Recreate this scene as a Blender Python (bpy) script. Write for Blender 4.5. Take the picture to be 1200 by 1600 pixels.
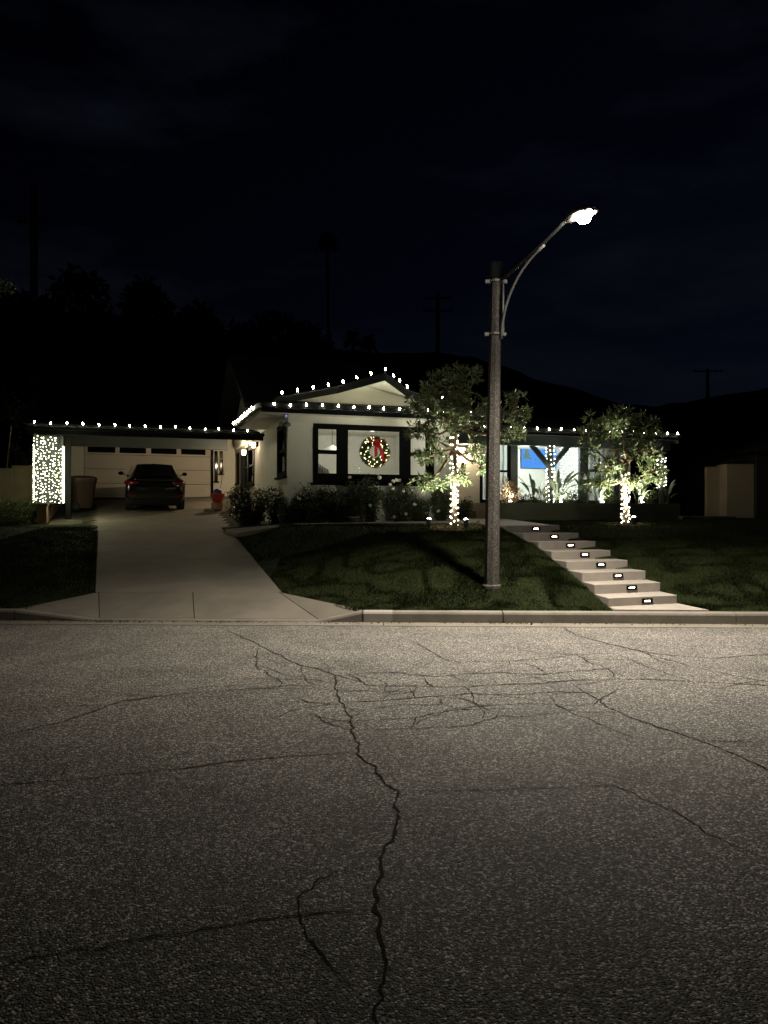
import bpy, math, random
import numpy as np
from mathutils import Vector, Matrix
R = math.radians
rng = np.random.default_rng(7)
random.seed(7)
S = bpy.context.scene
C = S.collection
for o in list(bpy.data.objects): bpy.data.objects.remove(o)

# ------------------------------------------------------------------ camera, sky, exposure
EYE = 1.52
cam = bpy.data.cameras.new('camera'); cam_o = bpy.data.objects.new('camera', cam); C.objects.link(cam_o)
cam.sensor_fit = 'HORIZONTAL'; cam.sensor_width = 36; cam.lens = 36; cam.clip_end = 2000; cam.clip_start = .05
cam_o.location = (0, 0, EYE); cam_o.rotation_euler = (R(90) + math.atan(6/1200), 0, 0)
S.camera = cam_o
W = bpy.data.worlds.new('World'); S.world = W; W.use_nodes = True
wn = W.node_tree; wn.nodes.clear()
def wnode(t, **k):
    n = wn.nodes.new(t)
    for a, b in k.items(): setattr(n, a, b)
    return n
w_out = wnode('ShaderNodeOutputWorld'); w_bg = wnode('ShaderNodeBackground')
w_sky = wnode('ShaderNodeTexSky'); w_sky.sky_type = 'NISHITA'; w_sky.sun_disc = False
w_sky.sun_elevation = R(-4.0); w_sky.sun_rotation = R(40); w_sky.air_density = 1.0; w_sky.dust_density = .6; w_sky.ozone_density = 3.0
w_tc = wnode('ShaderNodeTexCoord'); w_map = wnode('ShaderNodeMapping'); w_map.inputs['Scale'].default_value = (1.6, 1.6, 6.0)
w_n = wnode('ShaderNodeTexNoise'); w_n.inputs['Scale'].default_value = 1.6; w_n.inputs['Detail'].default_value = 7; w_n.inputs['Roughness'].default_value = .6
w_r = wnode('ShaderNodeMapRange'); w_r.inputs['From Min'].default_value = .46; w_r.inputs['From Max'].default_value = .72
w_r.inputs['To Min'].default_value = 0.0; w_r.inputs['To Max'].default_value = .9
w_mix = wnode('ShaderNodeMix', data_type='RGBA'); w_mix.inputs['B'].default_value = (.0034, .0046, .0076, 1)
w_mul = wnode('ShaderNodeMix', data_type='RGBA', blend_type='MULTIPLY'); w_mul.inputs['Factor'].default_value = 1
w_mul.inputs['B'].default_value = (.050, .046, .042, 1)
L = wn.links.new
L(w_tc.outputs['Generated'], w_map.inputs['Vector']); L(w_map.outputs[0], w_n.inputs['Vector']); L(w_n.outputs['Fac'], w_r.inputs['Value'])
L(w_sky.outputs[0], w_mul.inputs['A']); L(w_mul.outputs['Result'], w_mix.inputs['A']); L(w_r.outputs[0], w_mix.inputs['Factor'])
L(w_mix.outputs['Result'], w_bg.inputs['Color']); w_bg.inputs['Strength'].default_value = 1.0
L(w_bg.outputs[0], w_out.inputs[0])
vs = S.view_settings; vs.view_transform = 'Standard'; vs.look = 'None'; vs.gamma = 1; vs.exposure = 0.0; vs.use_curve_mapping = False
S.render.engine = 'CYCLES'
cy = S.cycles
cy.use_denoising = True
try: cy.denoiser = 'OPENIMAGEDENOISE'
except Exception: pass
cy.use_light_tree = True; cy.max_bounces = 6; cy.diffuse_bounces = 3; cy.glossy_bounces = 3; cy.transparent_max_bounces = 12
cy.sample_clamp_indirect = 3.0; cy.caustics_reflective = False; cy.caustics_refractive = False

# ------------------------------------------------------------------ helpers
def material(name, col, rough=.6, metal=0., var=0., scale=4., bump=0., bscale=60., spec=.5, emit=None, estr=0., detail=4, obj_var=0.):
    m = bpy.data.materials.new(name); m.use_nodes = True
    nt = m.node_tree; b = nt.nodes['Principled BSDF']
    b.inputs['Base Color'].default_value = (*col, 1); b.inputs['Roughness'].default_value = rough; b.inputs['Metallic'].default_value = metal
    b.inputs['Specular IOR Level'].default_value = spec
    tc = nt.nodes.new('ShaderNodeTexCoord')
    if var:
        n = nt.nodes.new('ShaderNodeTexNoise'); n.inputs['Scale'].default_value = scale; n.inputs['Detail'].default_value = detail; n.inputs['Roughness'].default_value = .65
        nt.links.new(tc.outputs['Object'], n.inputs['Vector'])
        mr = nt.nodes.new('ShaderNodeMapRange'); mr.inputs['From Min'].default_value = .25; mr.inputs['From Max'].default_value = .75
        mr.inputs['To Min'].default_value = 1-var; mr.inputs['To Max'].default_value = 1+var
        nt.links.new(n.outputs['Fac'], mr.inputs['Value'])
        mx = nt.nodes.new('ShaderNodeMix'); mx.data_type = 'RGBA'; mx.blend_type = 'MULTIPLY'; mx.inputs['Factor'].default_value = 1
        mx.inputs['A'].default_value = (*col, 1); nt.links.new(mr.outputs[0], mx.inputs['B']); nt.links.new(mx.outputs['Result'], b.inputs['Base Color'])
    if bump:
        n2 = nt.nodes.new('ShaderNodeTexNoise'); n2.inputs['Scale'].default_value = bscale; n2.inputs['Detail'].default_value = 3
        nt.links.new(tc.outputs['Object'], n2.inputs['Vector'])
        bp = nt.nodes.new('ShaderNodeBump'); bp.inputs['Strength'].default_value = bump; bp.inputs['Distance'].default_value = .01
        nt.links.new(n2.outputs['Fac'], bp.inputs['Height']); nt.links.new(bp.outputs[0], b.inputs['Normal'])
    if emit:
        b.inputs['Emission Color'].default_value = (*emit, 1); b.inputs['Emission Strength'].default_value = estr
    return m
def leaf_material(name, c1, c2, rough=.4, trans=.25):
    m = material(name, c1, rough)
    nt = m.node_tree; b = nt.nodes['Principled BSDF']
    g = nt.nodes.new('ShaderNodeNewGeometry'); mx = nt.nodes.new('ShaderNodeMix'); mx.data_type = 'RGBA'
    mx.inputs['A'].default_value = (*c1, 1); mx.inputs['B'].default_value = (*c2, 1)
    nt.links.new(g.outputs['Random Per Island'], mx.inputs['Factor']); nt.links.new(mx.outputs['Result'], b.inputs['Base Color'])
    t = nt.nodes.new('ShaderNodeBsdfTranslucent'); nt.links.new(mx.outputs['Result'], t.inputs['Color'])
    ms = nt.nodes.new('ShaderNodeMixShader'); ms.inputs[0].default_value = trans
    out = nt.nodes['Material Output']
    nt.links.new(b.outputs[0], ms.inputs[1]); nt.links.new(t.outputs[0], ms.inputs[2]); nt.links.new(ms.outputs[0], out.inputs['Surface'])
    return m
def emission(name, col, s):
    m = bpy.data.materials.new(name); m.use_nodes = True; nt = m.node_tree; nt.nodes.clear()
    e = nt.nodes.new('ShaderNodeEmission'); e.inputs[0].default_value = (*col, 1); e.inputs[1].default_value = s
    o = nt.nodes.new('ShaderNodeOutputMaterial'); nt.links.new(e.outputs[0], o.inputs[0]); return m
def glass_material(name, tint=(.95, .97, .96)):
    m = bpy.data.materials.new(name); m.use_nodes = True; nt = m.node_tree; nt.nodes.clear()
    t = nt.nodes.new('ShaderNodeBsdfTransparent'); t.inputs[0].default_value = (*tint, 1)
    g = nt.nodes.new('ShaderNodeBsdfGlossy'); g.inputs['Roughness'].default_value = .02
    f = nt.nodes.new('ShaderNodeFresnel'); f.inputs[0].default_value = 1.45
    x = nt.nodes.new('ShaderNodeMixShader'); o = nt.nodes.new('ShaderNodeOutputMaterial')
    nt.links.new(f.outputs[0], x.inputs[0]); nt.links.new(t.outputs[0], x.inputs[1]); nt.links.new(g.outputs[0], x.inputs[2]); nt.links.new(x.outputs[0], o.inputs[0])
    return m
M = {}
M['wall'] = material('stucco', (.66, .655, .55), .85, var=.06, scale=1.3, bump=.25, bscale=90)
M['trim'] = material('black_trim', (.006, .007, .007), .8, spec=.04)
M['greentrim'] = material('dark_green_trim', (.055, .07, .066), .5, var=.1, scale=3)
M['roof'] = material('shingle', (.022, .022, .024), .95, var=.3, scale=9, bump=.5, bscale=25, spec=.2)
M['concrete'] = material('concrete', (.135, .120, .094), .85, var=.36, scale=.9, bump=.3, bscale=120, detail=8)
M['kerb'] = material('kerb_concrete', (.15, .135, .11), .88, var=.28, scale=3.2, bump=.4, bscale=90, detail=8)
M['gutter'] = material('gutter_concrete', (.15, .135, .108), .85, var=.22, scale=2.5, bump=.3, bscale=110, detail=8)
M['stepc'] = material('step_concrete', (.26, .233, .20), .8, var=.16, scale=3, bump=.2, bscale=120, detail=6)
M['paint_patch'] = material('kerb_paint', (.24, .22, .19), .8, var=.1, scale=6)
M['planter'] = material('planter_stucco', (.25, .25, .17), .85, var=.12, scale=2, bump=.3, bscale=80)
M['soil'] = material('soil', (.035, .027, .018), .95, var=.5, scale=14, bump=.8, bscale=40, spec=.1)
M['mulch'] = material('mulch', (.09, .075, .04), .95, var=.6, scale=30, bump=.8, bscale=60, spec=.1)
M['dirt'] = material('lawn_ground', (.012, .018, .006), .95, var=.5, scale=5, bump=.6, bscale=30, spec=.1)
M['hill'] = material('hill_scrub', (.012, .013, .010), 1, var=.4, scale=.2, spec=0)
M['bark'] = material('bark', (.12, .075, .045), .85, var=.4, scale=25, bump=.6, bscale=40)
M['darkbark'] = material('dark_bark', (.03, .025, .02), .9, var=.3, scale=8)
M['leaf'] = leaf_material('arbutus_leaf', (.06, .09, .036), (.16, .185, .09), .26, .3)
M['roseleaf'] = leaf_material('rose_leaf', (.02, .035, .012), (.06, .075, .03), .42)
M['strap'] = leaf_material('strelitzia_leaf', (.09, .12, .07), (.16, .18, .12), .35, .2)
M['shrub'] = leaf_material('shrub_leaf', (.04, .07, .02), (.09, .13, .035), .5)
M['pinkleaf'] = leaf_material('pink_shrub_leaf', (.30, .30, .10), (.60, .30, .24), .5)
M['darkleaf'] = leaf_material('dark_leaf', (.006, .008, .005), (.014, .016, .010), .8, .1)
M['grass'] = leaf_material('grass_blade', (.011, .0165, .0045), (.028, .036, .0125), .8, .12)
M['grass'].node_tree.nodes['Principled BSDF'].inputs['Specular IOR Level'].default_value = .06
M['petal'] = material('rose_petal', (.75, .73, .62), .6)
M['bulb'] = emission('warm_bulb', (1, .92, .66), 150)
M['mini'] = emission('mini_bulb', (1, .94, .66), 14)
M['mini_column'] = emission('mini_bulb_column', (1, .95, .62), 15)
M['mini_soft'] = emission('mini_bulb_soft', (1, .97, .9), 12)
M['wreath_bulb'] = emission('wreath_bulb', (1, .86, .45), 6)
M['lantern'] = emission('lantern_glow', (1, .78, .52), 30)
M['numberglow'] = emission('number_glow', (1, .86, .68), 4)
M['steplens'] = emission('step_lens', (1, .82, .64), 24)
M['uplens'] = emission('uplight_lens', (1, .97, .90), 40)
M['streetlens'] = emission('street_lens', (1, .93, .80), 750)
M['down'] = emission('downlight', (1, .95, .85), 3)
M['cable'] = material('cable', (.015, .02, .015), .6)
M['glass'] = glass_material('window_glass')
M['darkglass'] = material('dark_glass', (.004, .005, .005), .06)
M['room'] = material('room_paint', (.74, .75, .68), .9)
M['roomfloor'] = material('room_floor', (.3, .22, .14), .5)
M['curtain'] = leaf_material('curtain', (.60, .62, .60), (.60, .62, .60), .9, .5)
M['shade'] = material('lamp_shade', (.8, .78, .7), .8, emit=(1, .9, .75), estr=.25)
M['artpaper'] = material('art_print', (.66, .66, .64), .8, var=.12, scale=4)
M['artframe'] = material('art_frame', (.30, .30, .29), .6)
M['chairgrey'] = material('chair_fabric', (.42, .43, .42), .9)
M['tvblue'] = emission('screen_blue', (.10, .34, .95), 1.1)
M['tvtree'] = emission('screen_tree', (.22, .40, .34), .75)
M['tvdark'] = emission('screen_dark', (.02, .07, .35), .6)
M['tvorange'] = emission('screen_orange', (.8, .35, .15), .7)
M['garage'] = material('garage_door_paint', (.50, .46, .38), .6, var=.05, scale=2)
M['carpaint'] = material('car_paint', (.004, .004, .0045), .12, spec=.6)
M['carpaint'].node_tree.nodes['Principled BSDF'].inputs['Coat Weight'].default_value = .6
M['carblack'] = material('car_black_plastic', (.005, .005, .005), .6, spec=.15)
M['tyre'] = material('tyre_rubber', (.010, .010, .010), .85)
M['rim'] = material('wheel_rim', (.12, .12, .12), .35, metal=.8)
M['redlens'] = material('red_lens', (.09, .005, .006), .12)
M['bin'] = material('bin_plastic', (.05, .031, .020), .5, var=.1, scale=4)
M['brownwall'] = material('brown_masonry', (.16, .10, .065), .85, var=.2, scale=4, bump=.3, bscale=50)
M['block'] = material('tan_block', (.38, .33, .20), .85, var=.2, scale=3, bump=.4, bscale=40, detail=6)
M['neighbour'] = material('neighbour_stucco', (.46, .38, .26), .85, var=.06, scale=2)
M['darkwall'] = material('dark_siding', (.03, .026, .02), .9, var=.2, scale=3)
M['metal'] = material('dark_metal', (.03, .03, .028), .5, metal=.4)
M['galv'] = material('galvanised', (.13, .125, .115), .6, metal=.2, var=.15, scale=20)
M['lumin'] = material('luminaire_paint', (.16, .155, .145), .4)
M['red'] = material('red_ribbon', (.55, .012, .018), .45)
M['pine'] = leaf_material('pine_needle', (.04, .08, .022), (.10, .15, .05), .5)
M['redpot'] = material('red_plastic', (.42, .05, .04), .5)
M['bluepl'] = material('blue_plastic', (.02, .04, .16), .5)
M['bag'] = material('paper_bag', (.5, .42, .33), .8, var=.2, scale=8)
M['wood'] = material('handle_wood', (.36, .22, .12), .6)
M['terracotta'] = material('clay_brick', (.27, .14, .08), .8, var=.2, scale=10)
M['pot'] = material('grey_pot', (.22, .21, .18), .8)
M['utility'] = material('utility_timber', (.02, .017, .014), .95)
M['camera_white'] = material('camera_housing', (.5, .5, .5), .4)
M['violet'] = emission('camera_led', (.25, .2, 1), 2.5)

# street lamp pole: exposed aggregate
def aggregate(name, c_dark, c_mid, c_light, scale, rough, bump, big=0.):
    m = bpy.data.materials.new(name); m.use_nodes = True; nt = m.node_tree; b = nt.nodes['Principled BSDF']
    tc = nt.nodes.new('ShaderNodeTexCoord')
    v = nt.nodes.new('ShaderNodeTexVoronoi'); v.inputs['Scale'].default_value = scale
    nt.links.new(tc.outputs['Object'], v.inputs['Vector'])
    sep = nt.nodes.new('ShaderNodeSeparateColor'); nt.links.new(v.outputs['Color'], sep.inputs[0])
    cr = nt.nodes.new('ShaderNodeValToRGB'); e = cr.color_ramp.elements
    e[0].position = .0; e[0].color = (*c_dark, 1); e[1].position = 1.; e[1].color = (*c_light, 1)
    k = cr.color_ramp.elements.new(.72); k.color = (*c_mid, 1)
    nt.links.new(sep.outputs[0], cr.inputs[0])
    n = nt.nodes.new('ShaderNodeTexNoise'); n.inputs['Scale'].default_value = 1.1; n.inputs['Detail'].default_value = 9; n.inputs['Roughness'].default_value = .7
    nt.links.new(tc.outputs['Object'], n.inputs['Vector'])
    n3 = nt.nodes.new('ShaderNodeTexNoise'); n3.inputs['Scale'].default_value = scale*.34; n3.inputs['Detail'].default_value = 5; n3.inputs['Roughness'].default_value = .85
    nt.links.new(tc.outputs['Object'], n3.inputs['Vector'])
    sc3 = nt.nodes.new('ShaderNodeMath'); sc3.operation = 'MULTIPLY_ADD'; sc3.inputs[1].default_value = 2.6; sc3.inputs[2].default_value = -.80
    nt.links.new(n3.outputs['Fac'], sc3.inputs[0])
    ad = nt.nodes.new('ShaderNodeMath'); ad.operation = 'ADD'; nt.links.new(n.outputs['Fac'], ad.inputs[0]); nt.links.new(sc3.outputs[0], ad.inputs[1])
    mr = nt.nodes.new('ShaderNodeMapRange'); mr.inputs['From Min'].default_value = .6; mr.inputs['From Max'].default_value = 1.4
    mr.inputs['To Min'].default_value = 1-big; mr.inputs['To Max'].default_value = 1+big
    nt.links.new(ad.outputs[0], mr.inputs['Value'])
    mx = nt.nodes.new('ShaderNodeMix'); mx.data_type = 'RGBA'; mx.blend_type = 'MULTIPLY'; mx.inputs['Factor'].default_value = 1
    nt.links.new(cr.outputs[0], mx.inputs['A']); nt.links.new(mr.outputs[0], mx.inputs['B']); nt.links.new(mx.outputs['Result'], b.inputs['Base Color'])
    bp = nt.nodes.new('ShaderNodeBump'); bp.inputs['Strength'].default_value = bump; bp.inputs['Distance'].default_value = .006; bp.invert = True
    nt.links.new(v.outputs['Distance'], bp.inputs['Height']); nt.links.new(bp.outputs[0], b.inputs['Normal'])
    b.inputs['Roughness'].default_value = rough; b.inputs['Specular IOR Level'].default_value = .35
    return m
M['asphalt'] = aggregate('asphalt', (.024, .022, .019), (.104, .097, .084), (.50, .47, .42), 108, .75, 1.0, .70)
M['crack'] = material('crack_fill', (.020, .017, .014), .95, spec=.1)
M['pole'] = aggregate('pole_aggregate', (.014, .012, .010), (.036, .032, .027), (.13, .12, .10), 95, .7, .3, .2)

def tag(o, label=None, cat=None, group=None, kind=None):
    if label: o['label'] = label
    if cat: o['category'] = cat
    if group: o['group'] = group
    if kind: o['kind'] = kind
    return o
def empty(name, loc=(0, 0, 0), rz=0, **k):
    o = bpy.data.objects.new(name, None); C.objects.link(o); o.location = loc; o.rotation_euler = (0, 0, rz); o.empty_display_size = .1
    return tag(o, **k)
class MB:
    def __init__(s): s.v = []; s.f = []; s.sm = False
    def add(s, vs, fs):
        n = len(s.v); s.v += [tuple(p) for p in vs]; s.f += [tuple(i+n for i in f) for f in fs]; return s
    def box(s, x0, x1, y0, y1, z0, z1):
        return s.add([(x0,y0,z0),(x1,y0,z0),(x1,y1,z0),(x0,y1,z0),(x0,y0,z1),(x1,y0,z1),(x1,y1,z1),(x0,y1,z1)],
                     [(0,3,2,1),(4,5,6,7),(0,1,5,4),(1,2,6,5),(2,3,7,6),(3,0,4,7)])
    def prism(s, pts, a, b, axis='y'):
        """polygon pts in the plane across axis, extruded from a to b"""
        def p(q, t): return (q[0], t, q[1]) if axis == 'y' else ((t, q[0], q[1]) if axis == 'x' else (q[0], q[1], t))
        n = len(pts)
        vs = [p(q, a) for q in pts] + [p(q, b) for q in pts]
        return s.add(vs, [tuple(range(n)), tuple(range(2*n-1, n-1, -1))] + [(i, i+n, (i+1) % n+n, (i+1) % n) for i in range(n)])
    def slab(s, top, bottom):
        n = len(top)
        return s.add(list(top)+list(bottom), [tuple(range(n)), tuple(range(2*n-1, n-1, -1))] + [(i, i+n, (i+1) % n+n, (i+1) % n) for i in range(n)])
    def tube(s, pts, rad, n=6, caps=True):
        pts = [Vector(p) for p in pts]
        if not hasattr(rad, '__len__'): rad = [rad]*len(pts)
        base = len(s.v); prev = None
        for i, p in enumerate(pts):
            t = (pts[min(i+1, len(pts)-1)]-pts[max(i-1, 0)])
            t = t.normalized() if t.length > 1e-9 else Vector((0, 0, 1))
            if prev is None:
                a = Vector((1, 0, 0)) if abs(t.x) < .8 else Vector((0, 1, 0)); x = (a - t*a.dot(t)).normalized()
            else:
                x = prev - t*prev.dot(t); x = x.normalized() if x.length > 1e-6 else Vector((1, 0, 0))
            prev = x; y = t.cross(x)
            for k in range(n):
                w = 2*math.pi*k/n; s.v.append(tuple(p + (x*math.cos(w)+y*math.sin(w))*rad[i]))
        for i in range(len(pts)-1):
            for k in range(n):
                a = base+i*n+k; b = base+i*n+(k+1) % n; s.f.append((a, b, b+n, a+n))
        if caps:
            s.f.append(tuple(base+k for k in range(n-1, -1, -1))); e = base+(len(pts)-1)*n; s.f.append(tuple(e+k for k in range(n)))
        return s
    def lathe(s, prof, n=12, c=(0, 0, 0)):
        base = len(s.v)
        for r, z in prof:
            for k in range(n):
                w = 2*math.pi*k/n; s.v.append((c[0]+r*math.cos(w), c[1]+r*math.sin(w), c[2]+z))
        for i in range(len(prof)-1):
            for k in range(n):
                a = base+i*n+k; b = base+i*n+(k+1) % n; s.f.append((a, b, b+n, a+n))
        s.f.append(tuple(base+k for k in range(n-1, -1, -1))); e = base+(len(prof)-1)*n; s.f.append(tuple(e+k for k in range(n)))
        return s
    def grid(s, P):
        h, w = len(P), len(P[0]); base = len(s.v)
        for row in P: s.v += [tuple(p) for p in row]
        for i in range(h-1):
            for j in range(w-1):
                a = base+i*w+j; s.f.append((a, a+1, a+w+1, a+w))
        return s
    def mesh(s, name, mat, smooth=False):
        me = bpy.data.meshes.new(name); me.from_pydata(s.v, [], s.f)
        me.materials.append(M[mat] if isinstance(mat, str) else mat)
        if smooth: me.polygons.foreach_set('use_smooth', [True]*len(me.polygons))
        me.update(); return me
    def build(s, name, mat, parent=None, smooth=False, bevel=0., **k):
        o = bpy.data.objects.new(name, s.mesh(name, mat, smooth)); C.objects.link(o)
        if parent: o.parent = parent
        if bevel:
            b = o.modifiers.new('bevel', 'BEVEL'); b.width = bevel; b.segments = 2; b.limit_method = 'ANGLE'
        return tag(o, **k)
def np_mesh(name, V, F, mat, parent=None, smooth=False, **k):
    V = np.asarray(V, np.float32).reshape(-1, 3); F = np.asarray(F, np.int32); n = F.shape[1]
    me = bpy.data.meshes.new(name); me.vertices.add(len(V)); me.vertices.foreach_set('co', V.ravel())
    me.loops.add(F.size); me.loops.foreach_set('vertex_index', F.ravel())
    me.polygons.add(len(F)); me.polygons.foreach_set('loop_start', np.arange(0, F.size, n, dtype=np.int32)); me.polygons.foreach_set('loop_total', np.full(len(F), n, np.int32))
    me.materials.append(M[mat]); me.update(calc_edges=True)
    if smooth: me.polygons.foreach_set('use_smooth', [True]*len(F))
    o = bpy.data.objects.new(name, me); C.objects.link(o)
    if parent: o.parent = parent
    return tag(o, **k)
def unit(a): return a/np.maximum(np.linalg.norm(a, axis=-1, keepdims=True), 1e-9)
def leaf_arrays(P, D, length, width, fold=.25):
    """folded pointed leaves: base at P, along D"""
    n = len(P); length = np.broadcast_to(length, n)[:, None]; width = np.broadcast_to(width, n)[:, None]
    D = unit(D); side = unit(np.cross(D, rng.normal(size=(n, 3)))); up = np.cross(side, D)
    b = P; t = P + D*length; m = P + D*length*.45
    l = m + side*width*.5 + up*width*fold; r = m - side*width*.5 + up*width*fold
    V = np.stack([b, r, t, l], 1).reshape(-1, 3); i = np.arange(n)[:, None]*4
    F = np.concatenate([i+np.array([[0, 1, 2]]), i+np.array([[0, 2, 3]])], 1).reshape(-1, 3)
    return V, F
def leaf_object(name, P, D, length, width, mat, parent=None, **k):
    V, F = leaf_arrays(np.asarray(P, float), np.asarray(D, float), length, width); return np_mesh(name, V, F, mat, parent, **k)
def copy_to(o, loc, parent=None, scale=None, rot=None):
    c = o.copy(); C.objects.link(c); c.parent = parent; c.location = loc
    if scale: c.scale = scale
    if rot: c.rotation_euler = rot
    return c
def obj_from(mesh, name, loc, parent=None, rot=None, scale=None, **k):
    o = bpy.data.objects.new(name, mesh); C.objects.link(o); o.location = loc
    if parent: o.parent = parent
    if rot: o.rotation_euler = rot
    if scale: o.scale = scale
    return tag(o, **k)
def spot(name, loc, target, power, size, blend, col, parent=None, radius=.03):
    l = bpy.data.lights.new(name, 'SPOT'); l.energy = power; l.spot_size = R(size); l.spot_blend = blend; l.color = col; l.shadow_soft_size = radius
    o = bpy.data.objects.new(name, l); C.objects.link(o); o.location = loc
    o.rotation_euler = (Vector(target)-Vector(loc)).to_track_quat('-Z', 'Y').to_euler()
    if parent: o.parent = parent
    return o
def point(name, loc, power, col, parent=None, radius=.05):
    l = bpy.data.lights.new(name, 'POINT'); l.energy = power; l.color = col; l.shadow_soft_size = radius
    o = bpy.data.objects.new(name, l); C.objects.link(o); o.location = loc
    if parent: o.parent = parent
    return o

# measured layout: the house stands turned 18.5 degrees to the street
A = R(18.5); CA, SA = math.cos(A), math.sin(A); OX, OY = -2.25, 18.0
def U(u, v, z=0.): return Vector((OX + u*CA - v*SA, OY + u*SA + v*CA, z))
def u_of(px, v):
    t = (px-600)/1200; return (t*(OY+v*CA) - OX + v*SA)/(CA - t*SA)
def v_of(px, u):
    t = (px-600)/1200; return (OX + u*CA - t*(OY+u*SA))/(t*CA + SA)
def z_of(py, u, v): return EYE + (806-py)/1200*(OY + u*SA + v*CA)
def at(px, py, Y): return Vector(((px-600)/1200*Y, Y, EYE+(806-py)/1200*Y))
def road_pt(px, py, z=.004):
    Y = (EYE-z)*1200/(py-806); return Vector(((px-600)/1200*Y, Y, z))

# ------------------------------------------------------------------ terrain
def Yc(X): return 10.88 - .036*X                     # street face of the kerb
def zdrive(Y): return np.where(Y < 12.3, .03+.27*np.clip((Y-10.9)/1.4, 0, 1), .30+.113*(Y-12.3))
def drive_q(X, Y):                                   # metres to the right of the driveway's right edge
    return (X - (-1.64 - .311*(Y-12.3)))*.955
def drive_l(X, Y):                                   # metres to the left of the driveway's left edge
    return ((-4.62 - .365*(Y-12.3)) - X)*.94
def sstep(t): t = np.clip(t, 0, 1); return t*t*(3-2*t)
def zlawn(X, Y):
    s = Y - Yc(X)
    sx = 3.22 - .19*np.clip(Y-11.3, 0, 4.2) - .03*np.clip(Y-13, 0, 3)**2     # left edge of the garden steps
    across = sstep((X-sx+.25)/.9)
    z = .16 + .262*np.clip(s-.35-.62*across, 0, None)
    top = 1.245 + .018*np.clip(s-4.6, 0, 9)
    k = .12; h = np.clip(.5+.5*(top-z)/k, 0, 1); return top*(1-h)+z*h - k*h*(1-h)*.8
def ground(X, Y):
    X = np.asarray(X, float); Y = np.asarray(Y, float)
    zd = zdrive(Y); q = drive_q(X, Y); l = drive_l(X, Y)
    right = zd + (zlawn(X, Y)-zd)*sstep(q/(3.0-1.9*sstep((Y-14.2)/2.6))) + .05*sstep(q/.5)*sstep((Y-12)/2)
    wide = sstep((Y-19.4)/.6)                        # the drive widens towards the garage
    left = zd + .10*sstep(l/1.2)*(1-wide) + .03*np.clip(l-1, 0, 20)*(1-wide)
    out = np.where(q > 0, right, np.where(l > 0, left, zd-.07))
    lip = .16 + 0*X
    s = Y-Yc(X)
    edge = sstep(s/1.2)
    sx = 3.22 - .19*np.clip(Y-11.3, 0, 4.2) - .03*np.clip(Y-13, 0, 3)**2
    out = np.where((X > sx+.15) & (X < sx+1.0) & (Y < 16) & (Y > 11), out-.30, out)
    inapron = (X > -5.32+(Y-11.05)/1.25*.70) & (X < -.315-(Y-10.9)/1.4*1.325) & (Y < 12.4)
    out = np.where(inapron, out-.07, lip*(1-edge)+np.maximum(out, .15)*edge)
    return out
xs = np.unique(np.concatenate([np.linspace(-220, -16, 30), np.linspace(-16, 14, 151), np.linspace(14, 220, 30)]))
ss = np.unique(np.concatenate([np.linspace(.16, 17, 120), np.linspace(17, 60, 14), np.linspace(60, 700, 12)]))
XX, SS = np.meshgrid(xs, ss); YY = Yc(XX)+SS
ZZ = ground(np.clip(XX, -16, 14), np.minimum(YY, 27))
# sunken under the house so that no soil shows in the rooms
du = (XX-OX)*CA + (YY-OY)*SA; dv = -(XX-OX)*SA + (YY-OY)*CA
ZZ = np.where((du > -.0) & (du < 13) & (dv > .2) & (dv < 16), np.minimum(ZZ, 1.2), ZZ)
nI, nJ = XX.shape
ii = (np.arange(nI-1)[:, None]*nJ + np.arange(nJ-1)[None]).ravel()
np_mesh('ground', np.stack([XX, YY, ZZ], -1), np.stack([ii, ii+1, ii+nJ+1, ii+nJ], 1), 'dirt', smooth=True, kind='structure', label='dark sloping front yard ground under the lawn')

# street, gutter, kerb
road = MB(); road.grid([[(x, y, 0) for x in np.linspace(-220, 220, 45)] for y in (-220, -60, -20, -6, 0, 4, 8)] )
edge = [(x, Yc(x)-.30, 0) for x in np.linspace(-220, 220, 45)]
n0 = len(road.v); road.v += edge
for j in range(44): a = 6*45+j; road.f.append((a, a+1, n0+j+1, n0+j))
street = road.build('road', 'asphalt', kind='structure', label='cracked grey asphalt street in the foreground')
g = MB()
for x0, x1 in [(-220, -30)] + [(-30+i*6, -24+i*6-.012) for i in range(10)] + [(30, 220)]:
    g.slab([(x0, Yc(x0)-.30, .006), (x1, Yc(x1)-.30, .006), (x1, Yc(x1)+.02, .012), (x0, Yc(x0)+.02, .012)], [(x0, Yc(x0)-.30, -.2), (x1, Yc(x1)-.30, -.2), (x1, Yc(x1)+.02, -.2), (x0, Yc(x0)+.02, -.2)])
g.build('gutter', 'gutter', kind='structure', label='pale concrete gutter strip between kerb and asphalt')
kerb = empty('kerb', (0, 0, 0), kind='structure', label='concrete kerb along the far side of the street')
def kerb_seg(x0, x1, h0=.165, h1=.165, mat='kerb', name='kerb_segment', proud=0.):
    n = max(1, int(abs(x1-x0)/1.2)); m = MB(); prof = lambda h: [(-proud, -.15), (-proud, h-.035), (.012, h-.010), (.035, h), (.16, h+.002), (.16, -.15)]
    rings = []
    for i in range(n+1):
        x = x0+(x1-x0)*i/n; h = h0+(h1-h0)*i/n
        rings.append([(x, Yc(x)+d, z) for d, z in prof(h)])
    base = 0
    for r in rings: m.v += r
    for i in range(n):
        for k in range(6):
            a = i*6+k; b = i*6+(k+1) % 6; m.f.append((a, a+6, b+6, b))
    m.f.append(tuple(range(6))); m.f.append(tuple(n*6+k for k in range(5, -1, -1)))
    return m.build(name, mat, kerb)
XL0, XL1, XR1, XR0 = -5.32, -4.15, -.95, -.315       # flare ends of the drive apron
kerb_seg(-60, -12.01); kerb_seg(-12, XL0-.012)
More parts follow.
